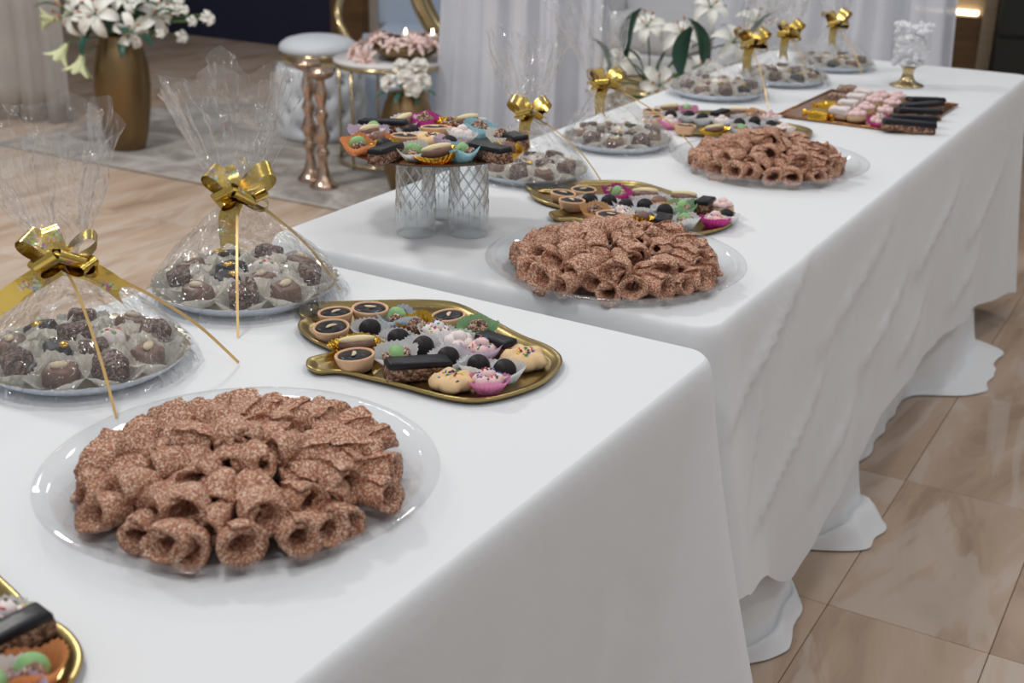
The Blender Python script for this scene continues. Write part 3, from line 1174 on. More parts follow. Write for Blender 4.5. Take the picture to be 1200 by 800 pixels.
        nm, d, cat = DESC[c]
        root = thing(nm, None, cat)
        oval = 1.45 if c == 'eclair' else 1.0
        big = cc in ('green', 'blue', 'lav') or c in ('pist', 'nut')
        me = cup_mesh('paper_cup', M['cup_' + cc], 0.0145, 0.0282 if big else 0.0262, 0.0205 if big else 0.0170, 26, oval, 0.0014, 0.0026 if big else 0.0012, seed)
        ob('foil_cup' if cc == 'gold' else 'paper_cup', me, root)
        content(root, c, 0.003, seed)
        ph = '%s in %s cup' % (d, CUPCOL[cc])
    PROTO[kind] = [root, ph, cat, False]
    return PROTO[kind]





def place_sweets(items, z, where, group, top=0.02, ordinals=True):
    """items: (kind, x, y, yaw, tilt, scale)"""
    bykind = {}
    for it in items:
        bykind.setdefault(it[0], []).append(it)
    for kind, its in bykind.items():
        its.sort(key=lambda i: photo_x((i[1], i[2], z))[0])
        for k, (kd, x, y, yaw, tilt, sc) in enumerate(its):
            pr = sweet_proto(kind)
            if not pr[3]:
                o = pr[0]
                pr[3] = True
            else:
                o = copy_tree(pr[0])
            o.location = (x, y, z)
            o.rotation_euler = (tilt[0], tilt[1], yaw)
            o.scale = (sc,) * 3
            ph = pr[1]
            if len(its) == 1:
                lab = '%s %s' % (ph, where)
            elif not ordinals:
                lab = '%s %s' % (ph, where)
            elif k == len(its) - 1:
                lab = '%s, rightmost %s' % (ph, where)
            else:
                lab = '%s, %s %s' % (ph, ORD[k + 1], where)
            tag(o, lab, pr[2], group)


# measured places (metres)
TB = (-0.953, 2.003, 0.0)
TC = (-1.052, 2.775, 0.05)
TD = (-0.895, 0.451, 0.15)
BX, BY, BR = -1.158, 1.752, 0.155
GL = [(-1.1534, 1.6893), (-1.0804, 1.7385), (-1.1809, 1.8085)]
SQ = (-0.8046, 3.2004, -0.02, 0.3347, 0.4222)
SW_A = [
    ('tart', -0.9952, 1.2658, -2.2669, (0.0556, 0.0422), 0.983),
    ('tart', -0.9658, 1.3023, -0.0283, (-0.0081, 0.0243), 1.031),
    ('tart', -0.967, 1.2203, -2.5181, (-0.0755, 0.0537), 0.9989),
    ('tart', -0.8813, 1.1571, 1.6261, (-0.0797, -0.0087), 1.0249),
    ('tart', -0.8622, 1.3413, -1.6817, (0.0712, 0.0642), 0.9628),
    ('cup:white:ball', -0.9292, 1.2507, -2.9422, (-0.038, -0.0907), 0.998),
    ('cup:white:ball', -0.8787, 1.243, -2.9199, (-0.0013, -0.0854), 0.9808),
    ('cup:white:ball', -0.8364, 1.2384, -1.7436, (-0.1531, 0.108), 1.0101),
    ('cup:white:ball', -0.79, 1.2272, 0.8822, (0.1152, -0.1213), 0.9899),
    ('cup:white:ball', -0.7437, 1.2207, 1.3732, (-0.0249, 0.1056), 1.0203),
    ('cup:white:ball', -0.7079, 1.2278, -1.2191, (0.1108, 0.0017), 1.013),
    ('cup:gold:eclair', -0.9082, 1.1965, 0.752, (0.0952, -0.0274), 0.9756),
    ('cup:paleblue:pist', -0.9212, 1.3022, 0.3026, (-0.0401, -0.0195), 1.0058),
    ('cup:gold:nut', -0.8831, 1.2948, 1.7263, (-0.0033, -0.1505), 0.9639),
    ('log', -0.8024, 1.1754, 0.8997, (0.0325, 0.0773), 1.0134),
    ('cup:white:pist', -0.8448, 1.195, -0.6597, (0.1543, 0.0866), 1.0086),
    ('cup:white:cream', -0.8512, 1.2893, 2.2338, (0.1448, 0.0249), 1.0013),
    ('cup:white:empty', -0.8075, 1.2765, -1.4305, (-0.1582, 0.0908), 1.0338),
    ('cup:lav:pinkcream', -0.7684, 1.2712, 2.3943, (0.006, 0.0196), 0.9983),
    ('cup:green:nut', -0.8095, 1.3278, -2.752, (-0.0961, 0.0015), 1.0036),
    ('shortlog', -0.7605, 1.291, -0.2156, (-0.0229, -0.0246), 1.0085),
    ('flower', -0.75, 1.1727, 0.7656, (0.018, -0.0067), 0.9625),
    ('flower', -0.7128, 1.2807, -1.6764, (-0.0516, 0.0135), 1.0375),
    ('cup:pink:pinkcream', -0.7073, 1.1867, 1.8503, (-0.0783, 0.1094), 1.0206),
]
SW_B = [
    ('tart', -1.0356, 1.9889, 2.8274, (0.0717, -0.071), 0.9676),
    ('tart', -0.9968, 1.9516, 2.0801, (0.0378, 0.0272), 0.9877),
    ('tart', -1.0145, 2.0328, 0.6569, (0.0171, 0.013), 0.9743),
    ('tart', -0.897, 1.9029, -0.4298, (-0.017, 0.0357), 1.0495),
    ('cup:tan:nut', -0.94, 1.9295, 2.7863, (-0.0742, -0.1485), 0.9625),
    ('cup:white:ball', -0.9766, 1.9853, -0.2177, (0.1254, 0.0082), 1.0104),
    ('cup:magenta:pist', -0.9595, 2.0551, -1.636, (-0.1163, 0.0033), 1.0499),
    ('cup:white:ball', -0.9447, 1.993, 1.0818, (0.095, 0.075), 1.0416),
    ('cup:white:ball', -0.9105, 1.9885, 1.6299, (0.1539, 0.1478), 0.9745),
    ('cup:white:ball', -0.8778, 2.004, 1.5748, (0.0097, -0.0032), 1.0432),
    ('cup:white:ball', -0.8373, 1.9977, 0.0052, (0.1225, 0.1279), 1.0015),
    ('cup:white:cream', -0.8943, 1.9408, 0.4198, (-0.0043, -0.089), 0.9892),
    ('cup:gold:brown', -0.8502, 1.9296, 1.2373, (-0.0742, 0.1316), 0.9879),
    ('shortlog', -0.81, 1.9267, 1.8462, (0.0732, 0.033), 1.0054),
    ('cup:white:pist', -0.7815, 1.9571, 0.11, (-0.0602, -0.0935), 1.0061),
    ('cup:magenta:pinkcream', -0.7412, 1.9929, 2.6918, (0.1025, 0.0723), 1.0417),
    ('cup:white:eclair', -0.8415, 2.0934, 0.4777, (-0.1412, 0.0489), 0.9846),
    ('cup:green:pist', -0.82, 2.0367, -1.695, (0.0072, 0.1133), 0.982),
    ('shortlog', -0.792, 2.0756, 1.6582, (-0.0463, 0.0609), 0.9981),
    ('puff', -0.7617, 2.0854, 1.3452, (-0.0749, -0.022), 0.9755),
    ('cup:white:ball', -0.7335, 2.0286, 1.0711, (-0.1519, 0.0734), 0.9619),
    ('cup:white:eclair', -0.9065, 2.0705, 0.1557, (-0.1097, -0.1012), 1.0222),
    ('cup:tan:brown', -0.8671, 2.0392, -0.7095, (-0.1115, -0.1484), 0.991),
]
SW_C = [
    ('tart', -1.2135, 2.7833, -1.6246, (0.0071, -0.0208), 1.0144),
    ('tart', -1.1784, 2.7102, 0.7795, (-0.0695, -0.0779), 1.0354),
    ('cup:white:eclair', -1.1969, 2.8411, 0.8859, (0.1586, -0.0095), 1.0353),
    ('cup:white:ball', -1.1641, 2.7758, -0.1466, (0.0432, 0.1178), 1.0071),
    ('cup:pink:pist', -1.1613, 2.8673, 1.4958, (0.0826, 0.0292), 0.9871),
    ('cup:white:ball', -1.1234, 2.7928, -2.9077, (0.07, 0.1212), 1.0243),
    ('cup:white:ball', -1.0852, 2.7837, 2.6108, (-0.0177, 0.1394), 1.0391),
    ('shortlog', -1.0675, 2.8527, 1.3773, (-0.0644, -0.0582), 0.9795),
    ('cup:white:eclair', -1.0413, 2.9027, 0.3062, (0.0405, -0.0637), 1.0057),
    ('cup:tan:nut', -0.9945, 2.8986, -0.7076, (0.027, 0.1293), 1.0214),
    ('cup:pink:empty', -1.139, 2.7088, 2.6595, (0.0548, -0.1078), 1.0375),
    ('tart', -1.0798, 2.6646, 2.8807, (0.0648, 0.0111), 1.0242),
    ('cup:gold:eclair', -1.015, 2.6824, 0.8023, (0.0235, -0.0688), 0.9657),
    ('cup:white:pist', -0.9704, 2.7254, 2.1944, (0.0962, -0.0287), 0.9736),
    ('cup:white:ball', -0.9976, 2.7868, -1.2779, (-0.1459, 0.0367), 0.964),
    ('cup:white:ball', -0.9715, 2.8175, 1.3543, (0.1538, 0.0017), 1.0499),
    ('cup:white:ball', -0.9269, 2.8025, -1.18, (-0.15, -0.0968), 0.9967),
    ('cup:magenta:brown', -0.919, 2.7175, 0.6849, (0.1177, -0.0596), 1.0463),
    ('cup:ivory:empty', -0.888, 2.785, 2.4593, (0.0064, 0.046), 1.0136),
    ('cup:white:pinkcream', -0.9604, 2.8983, 0.3674, (0.0022, -0.022), 1.0248),
    ('cup:white:empty', -1.041, 2.7913, -1.6267, (0.0068, 0.0155), 0.961),
]
SW_D = [
    ('log', -0.7653, 0.5361, 1.3562, (-0.0422, -0.0635), 0.9956),
    ('cup:orange:pist', -0.7125, 0.521, -2.1392, (0.1337, 0.0961), 1.0289),
    ('cup:ivory:cream', -0.7914, 0.557, -1.724, (-0.1047, -0.126), 0.9793),
    ('cup:white:pist', -0.723, 0.492, 2.6503, (0.0961, -0.0981), 0.9879),
    ('cup:lav:ball', -0.6952, 0.4875, 0.7872, (0.1216, -0.1323), 1.0145),
]
SW_S = [
    ('cup:orange:pist', -1.2178, 1.6171, 0.762, (0.1416, 0.0768), 1.043),
    ('cup:lav:eclair', -1.255, 1.6957, 1.4975, (0.1419, 0.0477), 1.0411),
    ('cup:white:pist', -1.2691, 1.7343, -2.3981, (0.014, 0.0237), 0.9612),
    ('log', -1.2629, 1.753, 0.3446, (-0.0453, -0.0353), 1.0425),
    ('cup:white:eclair', -1.2584, 1.8053, 1.501, (0.0951, -0.1156), 1.0156),
    ('cup:magenta:nut', -1.2371, 1.84, -2.3145, (-0.093, -0.091), 1.0484),
    ('cup:white:ball', -1.2018, 1.7487, 2.3089, (0.0126, 0.0569), 0.9784),
    ('tart', -1.1745, 1.7803, 2.7341, (0.0305, 0.0747), 1.0404),
    ('tart', -1.1827, 1.7009, -1.2475, (-0.0222, -0.0534), 0.9731),
    ('cup:ivory:pist', -1.1177, 1.6355, -2.6961, (-0.1589, 0.0569), 0.9904),
    ('log', -1.1466, 1.598, 1.7159, (-0.0304, 0.051), 1.0033),
    ('cup:gold:eclair', -1.0784, 1.643, 0.8658, (0.0655, -0.1418), 1.0478),
    ('cup:orange:brown', -1.216, 1.673, -2.9582, (-0.1542, 0.0921), 0.993),
    ('cup:lav:ball', -1.105, 1.7127, 0.4868, (-0.1021, 0.1457), 0.9777),
    ('cup:blue:pist', -1.0516, 1.6748, 1.5856, (-0.0498, -0.0465), 1.0072),
    ('log', -1.0142, 1.6985, -0.3818, (0.0441, -0.0627), 1.0274),
    ('cup:gold:brown', -1.0044, 1.7306, 1.8428, (0.1427, -0.1308), 0.9907),
    ('cup:ivory:nut', -1.058, 1.8051, 0.6871, (0.1357, 0.0144), 0.9881),
    ('cup:blue:nut', -1.1251, 1.8409, -1.1358, (-0.1124, 0.0605), 1.0497),
    ('cup:gold:nut', -1.1809, 1.8357, -2.0985, (0.0107, -0.0301), 0.9814),
    ('cup:white:eclair', -1.1685, 1.8745, 1.1582, (-0.0142, -0.025), 0.965),
    ('shortlog', -1.0227, 1.792, -0.6264, (0.0666, -0.0748), 1.0044),
    ('cup:white:empty', -1.1257, 1.7845, 2.0983, (0.1439, 0.0417), 1.0309),
    ('flower', -1.1476, 1.7267, -2.4389, (-0.0105, -0.0561), 1.036),
    ('cup:gold:ball', -1.1763, 1.6389, -1.2722, (0.1127, 0.1523), 1.0008),
]
SW_Q = [
    ('foil', -0.8781, 3.0074, 0.1, (0.0469, 0.0515), 1.1542),
    ('foil', -0.892, 3.1283, 0.2, (-0.0381, -0.0799), 1.1726),
    ('nutsquare', -0.8951, 3.2245, 0.1, (-0.0048, 0.0416), 1.1426),
    ('nutsquare', -0.907, 3.3486, 0.2, (0.0432, -0.0364), 1.187),
    ('whitesquare', -0.8385, 3.0493, 0.0, (0.0368, -0.0138), 1.1597),
    ('whitesquare', -0.8465, 3.1489, 0.0, (0.0291, -0.0491), 1.1613),
    ('whitesquare', -0.8534, 3.2409, 0.0, (0.0488, -0.0375), 1.1871),
    ('whitesquare', -0.8591, 3.3238, 0.0, (0.0297, 0.0551), 1.1387),
    ('puff', -0.7904, 3.0339, -2.5226, (0.048, 0.0488), 1.1501),
    ('puff', -0.7971, 3.1321, -2.5186, (-0.0485, 0.0216), 1.1341),
    ('puff', -0.806, 3.2345, 2.7985, (0.0142, -0.0479), 1.1718),
    ('puff', -0.8088, 3.3181, -0.8656, (0.0692, 0.0655), 1.1573),
    ('cup:magenta:pinkcream', -0.7319, 3.0144, 0.8963, (0.1524, -0.1509), 1.1414),
    ('puff', -0.745, 3.1177, 0.6308, (-0.0313, 0.0143), 1.1133),
    ('puff', -0.7571, 3.2287, 2.3565, (0.004, -0.0613), 1.1726),
    ('puff', -0.7706, 3.3317, -1.1639, (-0.0486, -0.0026), 1.1183),
    ('darkslab', -0.6585, 2.9927, 0.4715, (-0.0464, 0.0585), 1.1763),
    ('darkslab', -0.6663, 3.0648, 0.6253, (-0.078, 0.0445), 1.1058),
    ('darkslab', -0.6761, 3.1515, 0.7573, (-0.0267, 0.0647), 1.1682),
    ('darkslab', -0.6872, 3.2422, 0.8647, (-0.031, -0.0196), 1.1443),
    ('darkslab', -0.698, 3.324, 0.9663, (-0.0597, 0.08), 1.1096),
]
PACKS = [
    (-1.1762, 0.9962, 0.97, (-0.01, -0.01), 'nearest cellophane-wrapped platter with a gold bow, cut by the left edge', 1, [[(0.0451, -0.0392, 0.1136), (0.1102, -0.0738, 0.0618), (0.1569, -0.0986, 0.0015)], [(0.0469, 0.0279, 0.1136), (0.1142, 0.0726, 0.0618), (0.1625, 0.1047, 0.0015)]], 'in the nearest wrapped platter'),
    (-1.1903, 1.308, 1.02, (-0.005, 0), 'cellophane-wrapped platter with gold bow at the nearest table far left corner', 0, [[(0.0329, -0.0468, 0.1136), (0.0777, -0.102, 0.0618), (0.1099, -0.1417, 0.0015)], [(0.0321, 0.0249, 0.1136), (0.0759, 0.0544, 0.0618), (0.1074, 0.0755, 0.0015)]], 'in the second wrapped platter'),
    (-1.1865, 2.1401, 0.86, (-0.01, 0), 'wrapped platter with gold bow just behind the glass-legged cake stand', 0, [[(0.0491, 0.0101, 0.1136), (0.1189, 0.022, 0.0618), (0.1691, 0.0306, 0.0015)]], 'in the wrapped platter behind the cake stand'),
    (-1.1633, 2.4869, 0.9, (-0.045, 0), 'wrapped platter with gold bow between the cake stand and the farthest pastry heap', 0, [[(0.0302, 0.0169, 0.1136), (0.1191, 0.0368, 0.0618), (0.1829, 0.0511, 0.0015)]], 'in the fourth wrapped platter'),
    (-1.2041, 3.1786, 0.96, (0.07, 0.03), 'wrapped platter with leaning gold bow behind the far gold tray', 0, [[(0.109, -0.019, 0.1136), (0.1552, -0.0769, 0.0618), (0.1883, -0.1184, 0.0015)]], 'in the fifth wrapped platter'),
    (-1.1267, 3.4798, 0.93, (-0.005, 0.0), 'wrapped platter with gold bow squeezed between two others near the square tray', 0, [[(0.0271, -0.0058, 0.1136), (0.065, -0.0127, 0.0618), (0.0923, -0.0176, 0.0015)]], 'in the sixth wrapped platter'),
    (-1.0841, 3.8062, 0.9, (-0.01, 0), 'farthest wrapped platter with gold bow, beside the white tulle', 0, [[(0.0351, -0.0315, 0.1136), (0.0884, -0.0686, 0.0618), (0.1267, -0.0953, 0.0015)]], 'in the farthest wrapped platter'),
]

# ------------------------------------------------------------------ gold trays
OUT = [(-0.185, 0.044), (-0.182, 0.069), (-0.143, 0.101), (-0.103, 0.132), (-0.057, 0.164), (-0.01, 0.176), (0.07, 0.144), (0.125, 0.119),
       (0.168, 0.107), (0.196, 0.09), (0.212, 0.07), (0.221, 0.043), (0.225, -0.002), (0.212, -0.049), (0.186, -0.089), (0.147, -0.103),
       (0.082, -0.103), (0.036, -0.105), (-0.003, -0.108), (-0.025, -0.123), (-0.044, -0.119), (-0.054, -0.109), (-0.06, -0.096),
       (-0.055, -0.08), (-0.049, -0.059), (-0.07, -0.052), (-0.096, -0.045), (-0.123, -0.032), (-0.141, -0.018), (-0.152, -0.002),
       (-0.155, 0.012), (-0.171, 0.021)]


def gold_tray_mesh():
    P = [Vector((p.x, p.y)) for p in spline([(x, y, 0) for x, y in OUT], 4, True)]
    N = len(P)
    area = sum(P[i].x * P[(i + 1) % N].y - P[(i + 1) % N].x * P[i].y for i in range(N))
    sg = -1 if area > 0 else 1
    nor = []
    for i in range(N):
        t = (P[(i + 2) % N] - P[(i - 2) % N]).normalized()
        nor.append(Vector((-t.y, t.x)) * -sg)        # inward
    V, F = [], []
    rings = [(0.006, 0.0006), (0.0, 0.0075), (0.0008, 0.0092), (0.0035, 0.0095), (0.0095, 0.0066), (0.0135, 0.0040), (0.016, 0.0034), (0.020, 0.0034)]
    for ins, z in rings:
        for p, n in zip(P, nor):
            q = p + n * ins
            V.append((q.x, q.y, z))
    for r in range(len(rings) - 1):
        for k in range(N):
            k2 = (k + 1) % N
            F.append((r * N + k, r * N + k2, (r + 1) * N + k2, (r + 1) * N + k))
    rim = mk('tray_rim', V, F, M['gold_tray'])
    bm = bmesh.new()
    vs = [bm.verts.new((p.x + n.x * 0.0185, p.y + n.y * 0.0185, 0.0034)) for p, n in zip(P, nor)]
    f = bm.faces.new(vs)
    bmesh.ops.triangulate(bm, faces=[f])
    bm.normal_update()
    bm.faces.ensure_lookup_table()
    if bm.faces[0].normal.z < 0:
        bmesh.ops.reverse_faces(bm, faces=bm.faces[:])
    fl = bpy.data.meshes.new('tray_floor')
    bm.to_mesh(fl)
    bm.free()
    fl.materials.append(M['gold_tray'])
    return rim, fl


RIM, TFLOOR = gold_tray_mesh()


def gold_tray(loc, rz, label, sc=1.0):
    t = thing('gold_tray', label, 'tray', loc, rz, None, sc)
    ob('tray_rim', RIM, t)
    ob('tray_floor', TFLOOR, t)
    # embossed ribs fanning over the tail
    mb = MB()
    for k in range(5):
        a = math.radians(150 + 16 * k)
        p0 = Vector((-0.105, 0.028, 0.004))
        p1 = p0 + Vector((math.cos(a) * 0.056, math.sin(a) * 0.036 + 0.012, 0.001))
        mb.add(*tube([p0, (p0 + p1) / 2 + Vector((0, 0, 0.0012)), p1], [0.001, 0.0022, 0.001], 6))
    ob('embossed_ribs', mb.mesh('embossed_ribs', M['gold_tray']), t)
    return t


TZ = 0.7515
gold_tray((-0.8853, 1.2406, TZ), 0, 'gold card tray of assorted sweets on the nearest table, notched tail at left')
gold_tray((TB[0], TB[1], TZ), TB[2], 'gold card tray of assorted sweets on the far table beside the glass-legged stand', 1.04)
gold_tray((TC[0], TC[1], TZ), TC[2], 'gold card tray of assorted sweets partly behind the farthest pastry heap')
gold_tray((TD[0], TD[1], TZ), TD[2], 'gold card tray cut off by the lower left corner of the picture')
place_sweets(SW_A, TZ + 0.0036, 'on near gold tray', 'sweets on the near gold tray')
place_sweets(SW_B, TZ + 0.0036, 'on middle gold tray', 'sweets on the middle gold tray')
place_sweets(SW_C, TZ + 0.0036, 'on far gold tray', 'sweets on the far gold tray')
place_sweets(SW_D, TZ + 0.0036, 'on corner gold tray', 'sweets on the corner gold tray')

# ------------------------------------------------------------------ cake stand: board on upturned cut glasses
BZ = 0.8885
board = thing('cake_board', 'round bronze cake board of sweets raised on three upturned glasses', 'cake board', (BX, BY, BZ))
ob('board_top', mk('board_top', *lathe([(0, 0.004), (BR - 0.002, 0.004), (BR, 0.0032)], 80), M['bronze_board']), board)
ob('board_edge', mk('board_edge', *lathe([(BR, 0.0032), (BR + 0.0006, 0.0018), (BR - 0.001, 0.0), (0, 0.0)], 80), M['board_edge']), board)


def tumbler_mesh():
    """upturned tumbler with a cut diamond band; open rim stands on the table"""
    H = 0.1365
    n, rows = 64, 24
    V, F = [], []
    prof = []
    for i in range(rows + 1):
        u = i / rows
        z = H * u
        r = 0.0335 - 0.0025 * u
        prof.append((r, z))

    Vo, Fo = lathe(prof, n)
    inner = [(prof[i][0] - 0.0034, prof[i][1]) for i in range(0, rows - 2, 3)] + [(0.026, H - 0.010), (0.0, H - 0.0095)]
    Vi, Fi = lathe(inner, n)
    V = list(Vo) + list(Vi)
    k = len(Vo)
    F = list(Fo) + [tuple(i + k for i in reversed(f)) for f in Fi]
    for q in range(n):
        q2 = (q + 1) % n
        F.append((q2, q, k + q, k + q2))
    F.append(tuple(rows * n + q for q in range(n)))
    return mk('cut_glass_tumbler', V, F, M['glass'])


TUM = tumbler_mesh()
M['cut'] = clear_film('cut_glass_facets', 0.30, 0.6, 0.05, (0.95, 0.97, 0.98, 1), 0.22, 1.2)


def cut_band():
    mb = MB()
    H = 0.1365
    for sgn in (-1, 1):
        for k in range(11):
            pts = []
            for i in range(15):
                u = 0.36 + 0.60 * i / 14
                a = TAU * k / 11 + sgn * (u - 0.36) * 5.0 * TAU / 11
                r = 0.0338 - 0.0025 * u
                pts.append((r * math.cos(a), r * math.sin(a), u * H))
            mb.add(*tube(pts, 0.0009, 5))
    for k in range(22):
        a = TAU * k / 22
        lo = 0.16 if k % 2 else 0.24
        mb.add(*tube([(0.0337 * math.cos(a), 0.0337 * math.sin(a), lo * H), (0.0334 * math.cos(a), 0.0334 * math.sin(a), (0.34 if k % 2 else 0.44) * H)], [0.0002, 0.0010], 5))
    return mb.mesh('cut_pattern', M['cut'])


CUTB = cut_band()
for (x, y), lab in zip(GL, ('upturned cut-glass tumbler under the cake board, front left', 'upturned cut-glass tumbler under the cake board, front right',
                            'upturned cut-glass tumbler under the cake board, behind the other two')):
    o = thing('cut_glass_tumbler', lab, 'glass', (x, y, 0.7515), x * 7, 'upturned glasses under the cake board')
    ob('glass_body', TUM, o)
    tag(ob('cut_pattern', CUTB, o), kind='stuff')
place_sweets(SW_S, BZ + 0.0045, 'on raised cake board', 'sweets on the raised cake board')

# ------------------------------------------------------------------ square bronze tray and its rows
sq = thing('square_tray', 'square bronze card tray with rows of sweets near the goblet', 'tray', (SQ[0], SQ[1], TZ), SQ[2])
V, F = rbox(SQ[3], SQ[4], 0.0, 0.0035, 0.001, 1)
ob('tray_base', mk('square_base', V, F, M['bronze_board'], False), sq)
mb = MB()
hx, hy = SQ[3] / 2, SQ[4] / 2
for a, b in (((-hx, -hy), (hx, -hy)), ((hx, -hy), (hx, hy)), ((hx, hy), (-hx, hy)), ((-hx, hy), (-hx, -hy))):
    mb.add(*tube([(a[0], a[1], 0.004), (b[0], b[1], 0.004)], 0.0028, 8))
ob('tray_lip', mb.mesh('square_lip', M['bronze_board']), sq)
place_sweets(SW_Q, TZ + 0.0038, 'on square bronze tray', 'sweets on the square bronze tray')

# ------------------------------------------------------------------ cellophane gift platters
def plate_meshes(R):
    n = 144

    def mod(r, z, i, a):
        if 1 <= i <= 5:
            r *= 1 + 0.012 * math.cos(36 * a)
            z += 0.0008 * math.cos(36 * a)
        return r, z
    body = [(R * 0.80, 0.0), (R * 0.93, 0.010), (R * 1.0, 0.0185), (R * 1.0, 0.0200)]
    foil = [(R * 1.0, 0.0200), (R * 1.0, 0.0200), (R * 0.965, 0.0190), (R * 0.93, 0.0150), (R * 0.86, 0.0085), (R * 0.84, 0.0075), (R * 0.80, 0.0070), (0.0, 0.0070)]
    b = mk('plate_body', *lathe([(0, 0.0)] + body, n, mod), M['plate'])
    f = mk('plate_foil', *lathe(foil, n, mod), M['plate_foil'])
    return b, f


PB, PF = plate_meshes(0.130)


def cello_mesh(seed, lean, neck=0.142, top=0.325, R=0.130):
    rnd = random.Random(seed)
    n, rows = 150, 56
    ph = [rnd.random() * TAU for _ in range(8)]
    V, F = [], []
    ks = [7, 11, 17, 23]
    tophs = [rnd.uniform(-0.045, 0.02) for _ in range(13)]
    for i in range(rows + 1):
        u = i / rows
        for k in range(n):
            a = TAU * k / n
            # jagged upper edge
            q = a / TAU * 13
            q0 = int(q) % 13
            fr = q - int(q)
            th = top + tophs[q0] * (1 - fr) + tophs[(q0 + 1) % 13] * fr
            if u < 0.62:
                t = u / 0.62
                z = 0.004 + (neck - 0.004) * t
                r = (R * 1.025) * (1 - t) ** 0.92 + 0.011
                r += 0.010 * math.sin(PI * min(1, t * 1.2)) * (1 - t)
                fold = 0.10 * (0.25 + t)
            else:
                t = (u - 0.62) / 0.38
                z = neck + (th - neck) * t
                r = 0.011 + 0.078 * t ** 0.75
                fold = 0.34
            w_ = 0.0
            for j, kk in enumerate(ks):
                s = (a * kk + ph[j] + 1.5 * noise.noise(Vector((a * 1.5, u * 4, seed + j)))) / TAU
                w_ += (abs(((s % 1) - 0.5)) * 4 - 1) / (1 + j * 0.6)
            r *= 1 + fold * w_ * 0.36
            cr = noise.noise_vector(Vector((math.cos(a) * r * 26, math.sin(a) * r * 26, z * 24 + seed)))
            cr2 = noise.noise_vector(Vector((math.cos(a) * r * 80, math.sin(a) * r * 80, z * 60 + seed)))
            am = 0.004 if u < 0.62 else 0.009
            p = Vector((r * math.cos(a), r * math.sin(a), z)) + cr * am + cr2 * am * 0.3
            lk = max(0, (z - 0.02) / neck)
            p.x += lean[0] * lk
            p.y += lean[1] * lk
            p.z = max(p.z, 0.001)
            V.append(p)
    for i in range(rows):
        for k in range(n):
            k2 = (k + 1) % n
            F.append((i * n + k, i * n + k2, (i + 1) * n + k2, (i + 1) * n + k))
    return mk('cellophane', V, F, M['cello'], True)


def strip(path, wid, side, name, thick=0.0):
    """ribbon band along path, width vector field side(i,u)"""
    P = [Vector(p) for p in path]
    V, F = [], []
    N = len(P)
    for i, p in enumerate(P):
        s = Vector(side(i / (N - 1)))
        ww = wid(i / (N - 1)) if callable(wid) else wid
        for j in (-1, -0.33, 0.33, 1):
            V.append(p + s * ww / 2 * j)
    for i in range(N - 1):
        for j in range(3):
            a = i * 4 + j
            F.append((a, a + 1, a + 5, a + 4))
    return V, F


def bow_loop(a, el, L, wid, tw):
    """one loop of a pull bow leaving the knot in direction azimuth a, elevation el (bow local frame: x right, y away, z up)"""
    d = Vector((math.cos(el) * math.cos(a), math.cos(el) * math.sin(a), math.sin(el)))
    up = Vector((0, 0, 1)) if abs(d.z) < 0.95 else Vector((0, 1, 0))
    s = d.cross(up).normalized()
    nn = s.cross(d).normalized()
    s2 = (s * math.cos(tw) + nn * math.sin(tw)).normalized()
    n2 = d.cross(s2).normalized()
    path = []
    for k in range(19):
        t = k / 18
        ang = t * TAU
        x = L * 0.5 * (1 - math.cos(ang))
        y = L * 0.27 * math.sin(ang) * (0.35 + 0.65 * (x / L))
        path.append(d * x + n2 * y)
    return strip(path, lambda u: wid * (0.45 + 0.55 * math.sin(PI * u) ** 0.5), lambda u: s2, 'loop')


def tail(pts, wid, sidev):
    P = spline(pts, 6)
    V, F = strip(P, wid, lambda u: sidev, 'tail')
    # swallow-tail end
    k = len(V)
    d = (P[-1] - P[-2]).normalized()
    V[-4] += d * wid * 0.5
    V[-1] += d * wid * 0.5
    return V, F


